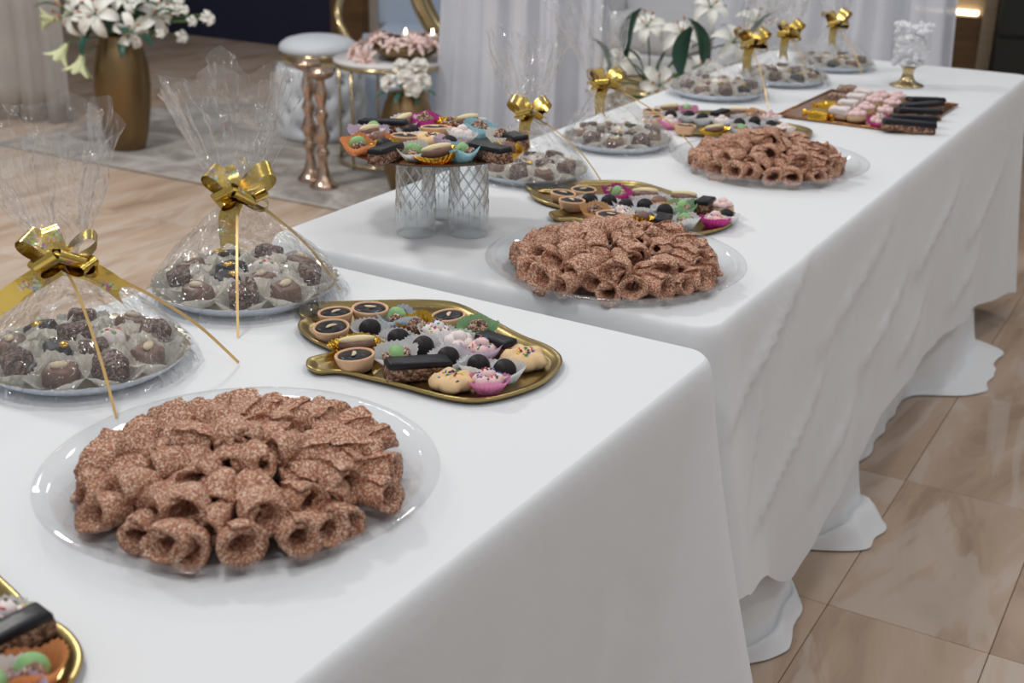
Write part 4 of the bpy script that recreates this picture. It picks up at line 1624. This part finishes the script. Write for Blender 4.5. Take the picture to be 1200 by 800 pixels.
def gift_platter(x, y, label, seed, lean, sc, tails, curls, view_a):
    """curls: lists of points in the platter's own frame (metres, unscaled)"""
    t = thing('gift_platter', label, 'gift platter', (x, y, 0.7515), 0, 'cellophane-wrapped platters with gold bows', sc)
    ob('plate', PB, t)
    ob('plate_foil', PF, t)
    ob('cellophane', cello_mesh(seed, lean), t)
    k = Vector((lean[0], lean[1], 0))
    bc = k + Vector((math.cos(view_a) * 0.012, math.sin(view_a) * 0.012, 0.142))
    bow = ob('bow', mk('bow_knot', *ico(0.009, 2, (1, 1, 0.8), 0.15, 60, seed, (0, 0, 0)), M['gold_ribbon'], False), t, bc, (0, 0, view_a + PI / 2))
    # bow frame: -y faces the viewer
    rnd = random.Random(seed)
    for (a, el, L, wd, tw) in ((PI * 0.98, 0.62, 0.056, 0.034, 0.25), (0.04, 0.72, 0.058, 0.034, -0.3), (PI * 0.75, 0.9, 0.045, 0.032, 0.4), (PI * 1.35, 0.35, 0.040, 0.032, -0.4), (-1.0, 0.30, 0.040, 0.032, 0.35),
                               (PI * 1.22, 0.05, 0.036, 0.028, 0.2), (-0.42, 0.10, 0.042, 0.030, -0.15),
                               (PI * 1.5, 0.50, 0.032, 0.024, 0.1), (-0.15, -0.35, 0.046, 0.026, 0.3), (PI * 1.1, -0.2, 0.030, 0.026, -0.2)):
        V, F = bow_loop(a + rnd.uniform(-0.15, 0.15), el + rnd.uniform(-0.12, 0.12), L * rnd.uniform(0.92, 1.08), wd, tw + rnd.uniform(-0.3, 0.3))
        ob('loop', mk('bow_loop', V, F, M['gold_ribbon']), bow)
    for pts in tails:
        d = Vector(pts[-1]) - Vector(pts[0])
        sv = Vector((0, -1, 0)).cross(d).normalized()
        ob('tail', mk('bow_tail', *tail(pts, 0.026, sv), M['gold_ribbon']), bow)
    for pts in curls:
        P = spline([bc] + [Vector(p) for p in pts], 8)
        cw = 0.0018 if sc > 0.965 else 0.0013
        V, F = [], []
        for i, p in enumerate(P):
            tt = (P[min(i + 1, len(P) - 1)] - P[max(0, i - 1)]).normalized()
            s = tt.cross(Vector((-0.46, 0.80, -0.37))).normalized()
            V += [p + s * cw, p - s * cw, p - s * cw + Vector((0, 0, 0.0005)), p + s * cw + Vector((0, 0, 0.0005))]
        for i in range(len(P) - 1):
            for q in range(4):
                q2 = (q + 1) % 4
                F.append((i * 4 + q, i * 4 + q2, i * 4 + 4 + q2, i * 4 + 4 + q))
        ob('curling_ribbon', mk('curling_ribbon', V, F, M['curl_ribbon'], False), t)
    return t


def pack_sweets(x, y, sc, seed, where, group, ordinals, rot=0.0):
    rnd = random.Random(seed)
    its = []
    kinds = ['box:cube', 'box:almond', 'box:cube', 'box:dark', 'box:almond', 'box:cube', 'box:cream']
    kk = seed
    for r, n in ((0.086, 9), (0.034, 4)):
        for k in range(n):
            a = rot + TAU * k / n + rnd.uniform(-0.05, 0.05)
            kd = kinds[kk % 7]
            if r == 0.034 and k % 2:
                kd = 'box:cream' if k == 1 else 'box:dark'
            elif kd == 'box:cream':
                kd = 'box:almond'
            kk += 1
            # lean outwards
            ax = 0.22 if r > 0.06 else 0.06
            yaw = a + PI / 2 + rnd.uniform(-0.25, 0.25)
            its.append((kd, x + sc * r * math.cos(a), y + sc * r * math.sin(a), yaw, (ax, 0), 1.26 * sc))
    place_sweets(its, 0.7515 + 0.0095 * sc, where, group, 0.02, ordinals)


VA = math.atan2(-0.80, 0.46) + 0.15
TL_A = [[(-0.004, -0.006, -0.004), (-0.030, -0.012, -0.018), (-0.058, -0.012, -0.036), (-0.080, -0.006, -0.052)],
        [(0.004, -0.006, -0.004), (0.034, -0.004, -0.012), (0.055, 0.000, -0.028), (0.066, 0.004, -0.040)]]
TL_B = [[(-0.004, -0.008, -0.004), (-0.012, -0.016, -0.022), (-0.014, -0.018, -0.042), (-0.013, -0.022, -0.060)]]
for i, (x, y, sc, lean, label, tails, curls, where) in enumerate(PACKS):
    gift_platter(x, y, label, 3 + i * 5, lean, sc, TL_A if tails else TL_B, curls, VA)
    pack_sweets(x, y, sc, 40 + i, where, 'sweets ' + where, True, -0.4 + 0.2 * i)

# ------------------------------------------------------------------ goblet with sugar crystals
gb = thing('goblet', 'footed goblet with gold stem heaped with white sugar crystals', 'goblet', (-0.8197, 3.6319, 0.7515))
prof = [(0.0, 0.0), (0.046, 0.0), (0.047, 0.003), (0.040, 0.006), (0.024, 0.012), (0.017, 0.022), (0.0145, 0.036), (0.017, 0.046), (0.021, 0.052), (0.0, 0.052)]
ob('stem', mk('goblet_stem', *lathe(prof, 40), M['palegold']), gb)
prof = [(0.012, 0.051), (0.030, 0.056), (0.048, 0.072), (0.054, 0.092), (0.052, 0.118), (0.047, 0.140), (0.050, 0.152)]
ob('glass_bowl', mk('goblet_bowl', *lathe(prof, 48), M['thin_glass']), gb)
rnd = random.Random(5)
mb = MB()
mb.add(*ico(0.044, 3, (1, 1, 1.12), 0.12, 60, 3, (0, 0, 0.110)))
for k in range(190):
    z = rnd.uniform(0.064, 0.168)
    rmax = 0.040 if z < 0.075 else (0.045 if z < 0.13 else 0.042 + (z - 0.13) * 0.28)
    a, r = rnd.random() * TAU, rmax * math.sqrt(rnd.uniform(0.35, 1.0))
    s = rnd.uniform(0.007, 0.0125)
    V, F = ico(s, 1, (1, rnd.uniform(0.6, 1), rnd.uniform(0.7, 1.2)), 0.5, 120, k)
    mb.add(V, F, 0, Matrix.Translation((r * math.cos(a), r * math.sin(a), z)) @ Matrix.Rotation(rnd.random() * 3, 4, (rnd.random(), rnd.random(), 1)))
cs = ob('sugar_crystals', mb.mesh('sugar_crystals', M['crystal'], False), gb)
tag(cs, kind='stuff')

# ------------------------------------------------------------------ rug and furniture on the left
V, F = [], []
rx0, rx1, ry0, ry1 = -4.97, -1.95, 3.83, 5.22
V, F = rbox(rx1 - rx0, ry1 - ry0, 0.0008, 0.011, 0.004, 2)
rug = thing('area_rug', 'grey faded patterned rug lying under the bronze vases', 'rug', ((rx0 + rx1) / 2, (ry0 + ry1) / 2, 0))
ob('pile', mk('rug_pile', V, F, M['rug'], False), rug)
M['binding'] = plain('rug_binding', srgb(176, 170, 162), 0.9, vary=(20, 0.1))
for y in (ry0 - (ry0 + ry1) / 2, ry1 - (ry0 + ry1) / 2):
    V, F = tube([(rx0 - (rx0 + rx1) / 2, y, 0.0065), (rx1 - (rx0 + rx1) / 2, y, 0.0065)], 0.0065, 8)
    ob('binding', mk('rug_binding', V, F, M['binding']), rug)
RZ = 0.0112


def bronze_vase(loc, label, R, H):
    v = thing('floor_vase', label, 'vase', loc, 0, 'bronze floor vases')
    prof = [(0.0, 0.0), (0.60, 0.0), (0.64, 0.012), (0.78, 0.14), (0.93, 0.36), (1.0, 0.56), (0.96, 0.74), (0.80, 0.90), (0.66, 0.985), (0.66, 1.0),
            (0.60, 1.0), (0.60, 0.97), (0.72, 0.88), (0.85, 0.6), (0.5, 0.1), (0.0, 0.09)]
    ob('body', mk('vase_body', *lathe([(r * R, z * H) for r, z in prof], 56), M['bronze']), v)
    V, F = lathe([(R * 0.655, H * 0.985), (R * 0.69, H * 0.993), (R * 0.655, H * 1.003), (R * 0.60, H * 0.997)], 48)
    ob('lip', mk('vase_lip', V, F, M['bronze']), v)
    return v


def petal(L, W, curl, cup=0.25):
    V, F = [], []
    n, m = 7, 5
    for i in range(n):
        u = i / (n - 1)
        wd = W * math.sin(PI * (0.06 + 0.90 * u ** 0.85)) ** 0.8
        ang = curl * u
        for j in range(m):
            s = (j / (m - 1) - 0.5) * 2
            x = L * (math.sin(ang) / curl if curl else u)
            z = L * ((1 - math.cos(ang)) / curl if curl else 0)
            V.append((x, s * wd * 0.5, -z + cup * wd * s * s + L * 0.55 * u * (1 - 0.35 * u)))
    for i in range(n - 1):
        for j in range(m - 1):
            a = i * m + j
            F.append((a, a + m, a + m + 1, a + 1))
    return V, F


def flower_mesh(kind, seed, size):
    rnd = random.Random(seed)
    mb = MB()
    if kind == 'lily':
        for k in range(6):
            V, F = petal(size, size * 0.34, 1.45 + rnd.uniform(-0.2, 0.3))
            mb.add(V, F, 0, Matrix.Rotation(TAU * k / 6 + rnd.uniform(-0.1, 0.1), 4, 'Z'))
        for k in range(5):
            a = TAU * k / 5
            p = (math.cos(a) * size * 0.25, math.sin(a) * size * 0.25, size * 0.5)
            mb.add(*tube([(0, 0, 0), p], size * 0.012, 5), mi=1)
            mb.add(*ico(size * 0.05, 1, (1.6, 0.7, 0.7), 0, 1, 0, p), mi=2)
        return mb.mesh('lily_flower', [M['lily'], M['stem'], M['anther']])
    if kind == 'bud':
        for k in range(6):
            V, F = petal(size, size * 0.34, 0.35, 0.3)
            mt = Matrix.Rotation(TAU * k / 6, 4, 'Z') @ Matrix.Rotation(-0.75, 4, 'Y')
            mb.add(V, F, 0, mt)
        return mb.mesh('lily_bud', [M['limepetal']])
    if kind == 'rose':
        for ring, (n, tilt, sc) in enumerate(((5, -0.25, 1.0), (5, -0.65, 0.85), (4, -1.0, 0.7), (3, -1.25, 0.55))):
            for k in range(n):
                V, F = petal(size * sc, size * 0.85 * sc, 1.2, 0.35)
                mb.add(V, F, 0, Matrix.Rotation(TAU * (k + 0.5 * ring) / n, 4, 'Z') @ Matrix.Rotation(tilt, 4, 'Y'))
        return mb.mesh('rose_flower', [M['rose']])
    if kind == 'blush':
        for ring, (n, tilt, sc) in enumerate(((7, -0.1, 1.0), (6, -0.55, 0.8), (4, -1.0, 0.6))):
            for k in range(n):
                V, F = petal(size * sc, size * 0.36 * sc, 0.9, 0.25)
                mb.add(V, F, 0, Matrix.Rotation(TAU * (k + 0.5 * ring) / n, 4, 'Z') @ Matrix.Rotation(tilt, 4, 'Y'))
        return mb.mesh('blush_flower', [M['blush']])
    if kind == 'small':
        for k in range(5):
            V, F = petal(size, size * 0.7, 1.1, 0.2)
            mb.add(V, F, 0, Matrix.Rotation(TAU * k / 5, 4, 'Z'))
        return mb.mesh('small_white_flower', [M['lily']])
    V, F = petal(size, size * 0.34, 0.8, 0.15)
    mb.add(V, F)
    return mb.mesh('leaf_blade', [M['leaf']])


FLW = {k: flower_mesh(k, i, 1.0) for i, k in enumerate(('lily', 'bud', 'rose', 'blush', 'small', 'leaf'))}
PART = {'lily': 'lily_flower', 'bud': 'lily_bud', 'rose': 'rose_flower', 'blush': 'blush_flower', 'small': 'small_flower', 'leaf': 'leaf'}


def aim(d, roll=0.0):
    """rotation taking local z to direction d"""
    return (Matrix.Rotation(0, 4, 'X') @ Vector(d).normalized().to_track_quat('Z', 'Y').to_matrix().to_4x4() @ Matrix.Rotation(roll, 4, 'Z')).to_euler()


def bouquet(name, label, base, items, stems=True):
    """items: (kind, (x,y,z) local, direction, size)"""
    b = thing(name, label, 'flowers', base)
    rnd = random.Random(len(items))
    mb = MB()
    for kd, p, d, s in items:
        o = ob(PART[kd], FLW[kd], b, p, aim(d, rnd.random() * TAU) if kd != 'leaf' else Vector(d).to_track_quat('X', 'Z').to_euler(), (s, s, s))
        if kd != 'leaf':
            p = Vector(p)
            mb.add(*tube(spline([(0, 0, -0.12), (p.x * 0.25, p.y * 0.25, p.z * 0.45), tuple(p)], 4), 0.0032, 5))
        else:
            p = Vector(p)
            mb.add(*tube([(p.x * 0.1, p.y * 0.1, 0.0), tuple(p)], 0.003, 5))
    ob('stems', mb.mesh('stems', M['stem']), b)
    return b


VH = 0.515
bronze_vase((-4.40, 4.10, RZ), 'tall bronze vase of white lilies standing at the left end of the rug', 0.126, VH)
it = []
rnd = random.Random(8)
R3, U3 = Vector((0.865, 0.50, 0)), Vector((0, 0, 1))
TOC = Vector((0.46, -0.80, 0.3))


def fp(r, u, f=0.0):
    v = R3 * r + U3 * u + Vector((0.5, -0.866, 0)) * f
    return (v.x, v.y, v.z)


def fd(r, u, f=0.7):
    return fp(r, u, f)


for r, u, f, dr, du, s in ((-0.17, 0.09, 0.06, -0.8, 0.3, 0.15), (-0.05, 0.10, 0.12, -0.1, 0.35, 0.16), (0.10, 0.03, 0.12, 0.35, 0.1, 0.13), (0.19, 0.10, 0.06, 0.7, 0.3, 0.15),
                           (0.06, 0.16, 0.05, 0.2, 0.7, 0.12), (-0.10, 0.20, 0.02, -0.3, 0.8, 0.12), (0.02, 0.26, 0.0, 0, 1, 0.12), (0.16, 0.20, 0.0, 0.4, 0.7, 0.11),
                           (-0.22, 0.2, 0.0, -0.7, 0.5, 0.13)):
    it.append(('lily', fp(r, u, f), fd(dr, du), s))
it += [('bud', fp(-0.20, -0.03, 0.08), fd(-0.5, -0.8, 0.3), 0.12), ('bud', fp(-0.13, -0.07, 0.10), fd(-0.3, -1, 0.2), 0.12), ('bud', fp(-0.25, 0.06, 0.0), fd(-0.9, 0.0, 0.3), 0.10)]
for k in range(14):
    r, u = rnd.uniform(0.20, 0.42), rnd.uniform(-0.05, 0.16)
    it.append(('small', fp(r, u + 0.02, rnd.uniform(-0.05, 0.1)), fd(0.6, 0.2), rnd.uniform(0.025, 0.04)))
for r, u, dr, du, s in ((-0.08, 0.03, -0.3, -0.9, 0.14), (0.02, 0.06, 0.5, -0.3, 0.14), (0.10, 0.02, 0.7, -0.3, 0.14), (0.05, 0.0, 0.1, -0.5, 0.12), (-0.2, 0.12, -0.9, 0.1, 0.13),
                        (0.12, 0.12, 0.9, 0.2, 0.15), (-0.02, 0.16, -0.3, 0.8, 0.14), (0.1, 0.2, 0.5, 0.8, 0.14), (0.2, 0.1, 1, 0.2, 0.13), (0.0, 0.02, 0.0, 0.3, 0.13)):
    it.append(('leaf', fp(r, u, 0.10), fd(dr, du, 0.5), s))
bouquet('lily_bouquet', 'large bunch of white lilies with dark leaves in the tall bronze vase', (-4.40, 4.10, RZ + VH), it)

V2H = 0.40
bronze_vase((-2.92, 4.22, RZ), 'bronze vase of white roses standing on the rug below the round table', 0.115, V2H)
it = []
for r, u, f, dr, du in ((-0.065, 0.045, 0.05, -0.5, 0.5), (0.0, 0.07, 0.07, 0.0, 0.7), (0.065, 0.05, 0.04, 0.5, 0.5), (0.03, 0.035, 0.09, 0.2, 0.2), (-0.02, 0.10, 0.0, -0.1, 1), (0.05, 0.10, -0.03, 0.2, 1)):
    it.append(('rose', fp(r, u, f), fd(dr, du), 0.052))
for r, u, dr, du in ((-0.02, 0.01, -0.2, -0.4), (0.03, 0.01, 0.3, -0.5), (0.07, 0.02, 0.8, -0.2), (-0.07, 0.01, -0.7, -0.3)):
    it.append(('leaf', fp(r, u, 0.06), fd(dr, du, 0.6), 0.075))
bouquet('rose_bouquet', 'low bunch of white roses in the smaller bronze vase', (-2.92, 4.22, RZ + V2H), it)

# tufted ottoman with domed seat on a gold band
OX, OY = -3.85, 4.83
ot = thing('tufted_ottoman', 'round white tufted ottoman with gold band and domed cushion', 'ottoman', (OX, OY, RZ))


def tuft(r, z, i, a):
    if 1 <= i <= 22:
        A = a * 9 / TAU
        B = z / 0.145
        d = 1e9
        for (oa, ob_) in ((0, 0.5), (0.5, 1.0), (0, 1.5), (0.5, 2.0)):
            da = ((A - oa + 0.5) % 1) - 0.5
            d = min(d, math.hypot(da * 0.16, (B - ob_) * 0.145))
        r -= 0.030 * math.exp(-(d / 0.028) ** 2)
        r += 0.010 * math.cos(TAU * A) * math.sin(PI * min(1, z / 0.34)) * 0.4
    return r, z


prof = [(0.0, 0.004), (0.195, 0.004)] + [(0.200 + 0.024 * math.sin(PI * k / 20) ** 0.6, 0.008 + 0.332 * k / 20) for k in range(21)] + [(0.18, 0.345), (0.0, 0.346)]
ob('tufted_drum', mk('tufted_drum', *lathe(prof, 108, tuft), M['leather']), ot)
for k in range(9):
    for oa, zb in ((0, 0.0725), (0.5, 0.145), (0, 0.2175), (0.5, 0.29)):
        a = (k + oa) * TAU / 9
        V, F = ico(0.010, 1, (1, 1, 1))
        ob('button', mk('tuft_button', V, F, M['button']), ot, (0.199 * math.cos(a), 0.199 * math.sin(a), zb))
ob('gold_band', mk('gold_band', *lathe([(0.150, 0.345), (0.168, 0.350), (0.172, 0.372), (0.180, 0.394), (0.184, 0.402), (0.0, 0.402)], 60), M['palegold']), ot)
ob('cushion', mk('cushion', *lathe([(0.176, 0.402), (0.186, 0.412), (0.187, 0.426), (0.178, 0.444), (0.150, 0.462), (0.10, 0.475), (0.0, 0.482)], 60), M['leather']), ot)


# rose-gold candle stands
def candle_stand(loc, label, H):
    c = thing('candle_stand', label, 'candle stand', loc, 0, 'rose-gold candle stands')
    s = H / 0.5
    prof = [(0, 0), (0.058, 0.0), (0.060, 0.006), (0.045, 0.020), (0.030, 0.045), (0.020, 0.085), (0.016, 0.115), (0.022, 0.135), (0.030, 0.150), (0.022, 0.165),
            (0.017, 0.178), (0.026, 0.200), (0.033, 0.225), (0.024, 0.255), (0.017, 0.275), (0.021, 0.292), (0.030, 0.310), (0.022, 0.330), (0.016, 0.345),
            (0.024, 0.375), (0.030, 0.400), (0.022, 0.430), (0.017, 0.452), (0.020, 0.460), (0, 0.460)]
    ob('turned_stem', mk('turned_stem', *lathe([(r, z * s) for r, z in prof], 36), M['rosegold']), c)
    prof = [(0, 0.458), (0.022, 0.460), (0.048, 0.472), (0.064, 0.492), (0.066, 0.500), (0.063, 0.500), (0.046, 0.479), (0.0, 0.468)]
    ob('bowl', mk('stand_bowl', *lathe([(r, z * s) for r, z in prof], 40), M['rosegold']), c)
    return c


candle_stand((-3.35, 4.124, RZ), 'rose-gold turned candle stand on the rug, the left and rear one of the pair', 0.495)
candle_stand((-3.228, 4.054, RZ), 'rose-gold turned candle stand on the rug, the right and front one of the pair', 0.482)

# round side table with thin legs
TX, TY, TH = -3.27, 4.60, 0.455
st = thing('round_side_table', 'round white-topped side table on thin metal legs behind the candle stands', 'side table', (TX, TY, RZ))
ob('table_top', mk('side_top', *lathe([(0, TH - 0.014), (0.245, TH - 0.014), (0.25, TH - 0.008), (0.25, TH), (0.0, TH)], 64), M['ptop']), st)
ob('apron', mk('side_apron', *lathe([(0.244, TH - 0.030), (0.247, TH - 0.030), (0.247, TH - 0.013), (0.244, TH - 0.013)], 64), M['palegold']), st)
for k in range(6):
    a = TAU * k / 6 + 0.35
    ob('leg', mk('side_leg', *tube([(0.235 * math.cos(a), 0.235 * math.sin(a), 0.0), (0.235 * math.cos(a), 0.235 * math.sin(a), TH - 0.015)], 0.006, 8), M['palegold']), st)
V, F = lathe([(0.225 + 0.008, 0.012), (0.235 + 0.008, 0.012), (0.235 + 0.008, 0.022), (0.225 + 0.008, 0.022), (0.225 + 0.008, 0.012)], 64)
ob('foot_ring', mk('foot_ring', V, F, M['palegold']), st)
TT = RZ + TH
fbx, fby = TX + 0.07, TY + 0.02
fb = thing('flower_bowl', 'bronze bowl on the round side table, filled with blush petals', 'bowl', (fbx, fby, TT))
prof = [(0, 0.0), (0.07, 0.0), (0.10, 0.012), (0.15, 0.045), (0.165, 0.068), (0.160, 0.068), (0.14, 0.046), (0.09, 0.018), (0.0, 0.014)]
ob('bowl_shell', mk('bowl_shell', *lathe(prof, 48), M['bronze']), fb)
it = []
rnd = random.Random(3)
for k in range(12):
    a, r = TAU * k / 9, (0.13 if k < 9 else 0.05)
    it.append(('blush', (r * math.cos(a), r * math.sin(a), rnd.uniform(-0.01, 0.015)), (math.cos(a) * 0.6, math.sin(a) * 0.6, 1), rnd.uniform(0.06, 0.085)))
it += [('blush', (-0.17, -0.14, -0.045), (-0.5, -0.6, 0.4), 0.07), ('blush', (-0.08, -0.19, -0.05), (0.1, -0.8, 0.2), 0.075), ('blush', (-0.21, -0.03, -0.04), (-0.8, 0.0, 0.5), 0.07)]
bq = thing('blush_flowers', 'blush silk flowers piled in the bowl on the side table', 'flowers', (fbx, fby, TT + 0.068))
for kd, p, d, s in it:
    ob(PART[kd], FLW[kd], bq, p, aim(d, rnd.random() * 6), (s, s, s))
em = NT('candle_flame')
em.b.inputs['Emission Color'].default_value = (1.0, 0.85, 0.6, 1)
em.b.inputs['Emission Strength'].default_value = 14.0
for (dx, dy, lab) in ((0.02, -0.03, 'lit tealight among the blush flowers, the left one'), (0.12, 0.03, 'lit tealight among the blush flowers, the right one')):
    tl = thing('tealight', lab, 'candle', (fbx + dx, fby + dy, TT + 0.100), 0, 'tealights in the flower bowl')
    ob('wax_cup', mk('wax_cup', *lathe([(0, 0), (0.019, 0), (0.020, 0.014), (0.018, 0.014), (0.0, 0.012)], 24), M['cream']), tl)
    ob('flame', mk('flame', *lathe([(0.0, 0.013), (0.0045, 0.019), (0.0055, 0.024), (0.003, 0.033), (0.0, 0.040)], 12), em.m), tl)


# ------------------------------------------------------------------ fabrics
def drape(name, label, cat, path, z0, z1, mat, folds, amp, seed, lean=0.0, bot=1.0, thick=0.006):
    """hanging cloth: folded sheet following a floor path, with real thickness"""
    P = spline([(x, y, 0) for x, y in path], 30)
    N, K = len(P), 18
    V, F = [], []
    for layer in (0, 1):
        for i, p in enumerate(P):
            t = (P[min(i + 1, N - 1)] - P[max(i - 1, 0)]).normalized()
            n = Vector((t.y, -t.x, 0))
            s = i / (N - 1)
            for k in range(K):
                u = k / (K - 1)
                a = amp * (0.55 + 0.45 * (1 - u))
                w_ = math.sin(s * folds * TAU + 1.3 * noise.noise(Vector((s * 6, u * 1.2, seed)))) + 0.45 * math.sin(s * folds * 2.3 * TAU + seed)
                d = a * w_ + lean * (1 - u) ** 2
                q = p + n * (d + layer * thick)
                V.append((q.x, q.y, z0 + (z1 - z0) * u))
    L = N * K
    for i in range(N - 1):
        for k in range(K - 1):
            a = i * K + k
            F.append((a, a + K, a + K + 1, a + 1))
            F.append((L + a, L + a + 1, L + a + K + 1, L + a + K))
    for i in range(N - 1):
        for k in (0, K - 1):
            a = i * K + k
            F.append((a, L + a, L + a + K, a + K))
    o = ob(name, mk(name, V, F, mat))
    return tag(o, label, cat)


drape('voile_curtain', 'pale grey voile curtain hanging at the far left behind the lilies', 'curtain', [(-6.4, 3.6), (-5.7, 4.1), (-5.05, 4.35)], 0.004, 2.9, M['curtain'], 9, 0.035, 1)
drape('tulle_drape', 'white tulle hanging behind the cake stand, beside the side table', 'drape', [(-3.0, 4.72), (-2.75, 4.62), (-2.5, 4.66), (-2.30, 4.78)], 0.016, 2.6, M['tulle'], 6, 0.03, 4, 0.10)
drape('tulle_swag', 'white tulle drape hanging behind the far end of the long table', 'drape', [(-1.75, 4.85), (-1.45, 4.70), (-1.2, 4.66), (-0.98, 4.80)], 0.004, 2.6, M['tulle'], 5, 0.04, 7, 0.22)

# white sofa behind the tulle
so = thing('white_sofa', 'white upholstered sofa in the background beyond the flowers', 'sofa', (-2.40, 6.48, 0), 0.0)
V, F = rbox(1.5, 0.70, 0.05, 0.34, 0.03, 3)
ob('base', mk('sofa_base', V, F, M['white_fab']), so)
for s in (-1, 1):
    V, F = rbox(0.70, 0.66, 0.34, 0.50, 0.045, 4)
    ob('seat_cushion', mk('sofa_cushion', V, F, M['white_fab']), so, (s * 0.36, -0.01, 0))
V, F = rbox(1.5, 0.16, 0.34, 0.85, 0.04, 3)
ob('backrest', mk('sofa_back', V, F, M['white_fab']), so, (0, 0.30, 0))
for s in (-1, 1):
    V, F = rbox(0.14, 0.70, 0.05, 0.62, 0.04, 3)
    ob('armrest', mk('sofa_arm', V, F, M['white_fab']), so, (s * 0.80, 0, 0))

# gold-framed throne chair with pale blue cover, behind the side table
ch = thing('draped_chair', 'gold-framed chair with pale blue fabric behind the side table', 'chair', (-3.73, 5.64, 0), 0.5)
V, F = rbox(0.62, 0.56, 0.20, 0.44, 0.05, 4, 0.95, 0.006, 2)
ob('seat', mk('chair_seat', V, F, M['blueclothe']), ch)
path = spline([(-0.06, -0.36, 0.86), (-0.05, -0.37, 0.70), (0.0, -0.38, 0.56), (0.09, -0.39, 0.43), (0.18, -0.38, 0.30), (0.23, -0.36, 0.10), (0.24, -0.36, 0.0)], 6)
ob('front_scroll', mk('front_scroll', *tube(path, [0.05] * 25 + [0.035] * 12, 12), M['palegold']), ch)
for s in (-1, 1):
    path = spline([(s * 0.34, -0.20, 0.0), (s * 0.32, -0.22, 0.16), (s * 0.36, -0.30, 0.34), (s * 0.46, -0.26, 0.52), (s * 0.44, -0.05, 0.66), (s * 0.36, 0.22, 0.74)], 6)
    ob('arm_frame', mk('arm_frame', *tube(path, 0.02, 10), M['palegold']), ch)
    ob('leg', mk('chair_leg', *tube([(s * 0.28, 0.25, 0.0), (s * 0.28, 0.25, 0.22)], 0.028, 10), M['palegold']), ch)
V, F = rbox(0.66, 0.12, 0.40, 1.25, 0.05, 4, 0.9, 0.006, 3)
ob('backrest', mk('chair_back', V, F, M['blueclothe']), ch, (0, 0.27, 0))
V, F = [], []
for i in range(40):
    s = i / 39 * 2 - 1
    for k in range(12):
        u = k / 11
        x = s * (0.33 + 0.10 * (1 - u))
        y = -0.28 - 0.05 * (1 - u) + 0.02 * math.sin(s * 20) * (1 - u)
        V.append((x, y, 0.02 + 0.43 * u))
for i in range(39):
    for k in range(11):
        a = i * 12 + k
        F.append((a, a + 12, a + 13, a + 1))
ob('skirt', mk('chair_skirt', V, F, M['blueclothe']), ch)

# loose white lilies with leaves beyond the far end of the table
it = []
rnd = random.Random(21)
for r, u, f, dr, du, s in ((-0.12, 0.10, 0.1, -0.5, 0.5, 0.11), (0.02, 0.02, 0.14, 0.0, 0.2, 0.12), (0.16, 0.06, 0.12, 0.3, 0.4, 0.12), (0.28, 0.16, 0.05, 0.6, 0.6, 0.12), (0.10, 0.18, 0.05, 0.1, 0.8, 0.12),
                           (0.24, 0.03, 0.12, 0.5, 0.1, 0.11), (-0.02, 0.20, 0.0, -0.2, 0.9, 0.11), (0.36, 0.22, 0.0, 0.6, 0.7, 0.11), (0.2, 0.27, 0.0, 0.1, 1.0, 0.11), (-0.18, 0.0, 0.08, -0.7, 0.0, 0.10)):
    it.append(('lily', fp(r, u, f), fd(dr, du), s))
for r, u, dr, du, s in ((-0.16, 0.06, -0.5, 0.9, 0.17), (0.09, 0.06, 0.1, 1.0, 0.20), (0.10, -0.02, -0.6, -0.4, 0.16), (0.13, -0.05, 0.5, -0.6, 0.16), (0.32, 0.12, 0.4, 0.9, 0.22), (-0.10, 0.12, 0.2, 1.0, 0.2), (0.16, 0.10, -0.35, 0.9, 0.2), (0.0, -0.04, -0.9, 0.0, 0.15),
                        (0.22, -0.03, 0.8, -0.2, 0.14), (-0.05, 0.1, -0.8, 0.4, 0.14)):
    it.append(('leaf', fp(r, u, 0.16), fd(dr, du, 0.25), s))
LB = (-1.86, 4.22, 0.56)
bouquet('lily_spray', 'white lilies with long dark leaves rising beside the far table', LB, it)
fs = thing('flower_stand', 'pale gold urn holding the lilies beside the far table', 'urn', (LB[0], LB[1], 0.0))
prof = [(0, 0), (0.11, 0), (0.115, 0.015), (0.05, 0.06), (0.035, 0.20), (0.05, 0.30), (0.12, 0.42), (0.15, 0.53), (0.155, 0.56), (0.145, 0.56), (0.11, 0.44), (0.0, 0.36)]
ob('urn_body', mk('urn_body', *lathe(prof, 44), M['palegold']), fs)
ob('urn_rim', mk('urn_rim', *lathe([(0.150, 0.552), (0.160, 0.558), (0.158, 0.566), (0.148, 0.563)], 44), M['palegold']), fs)
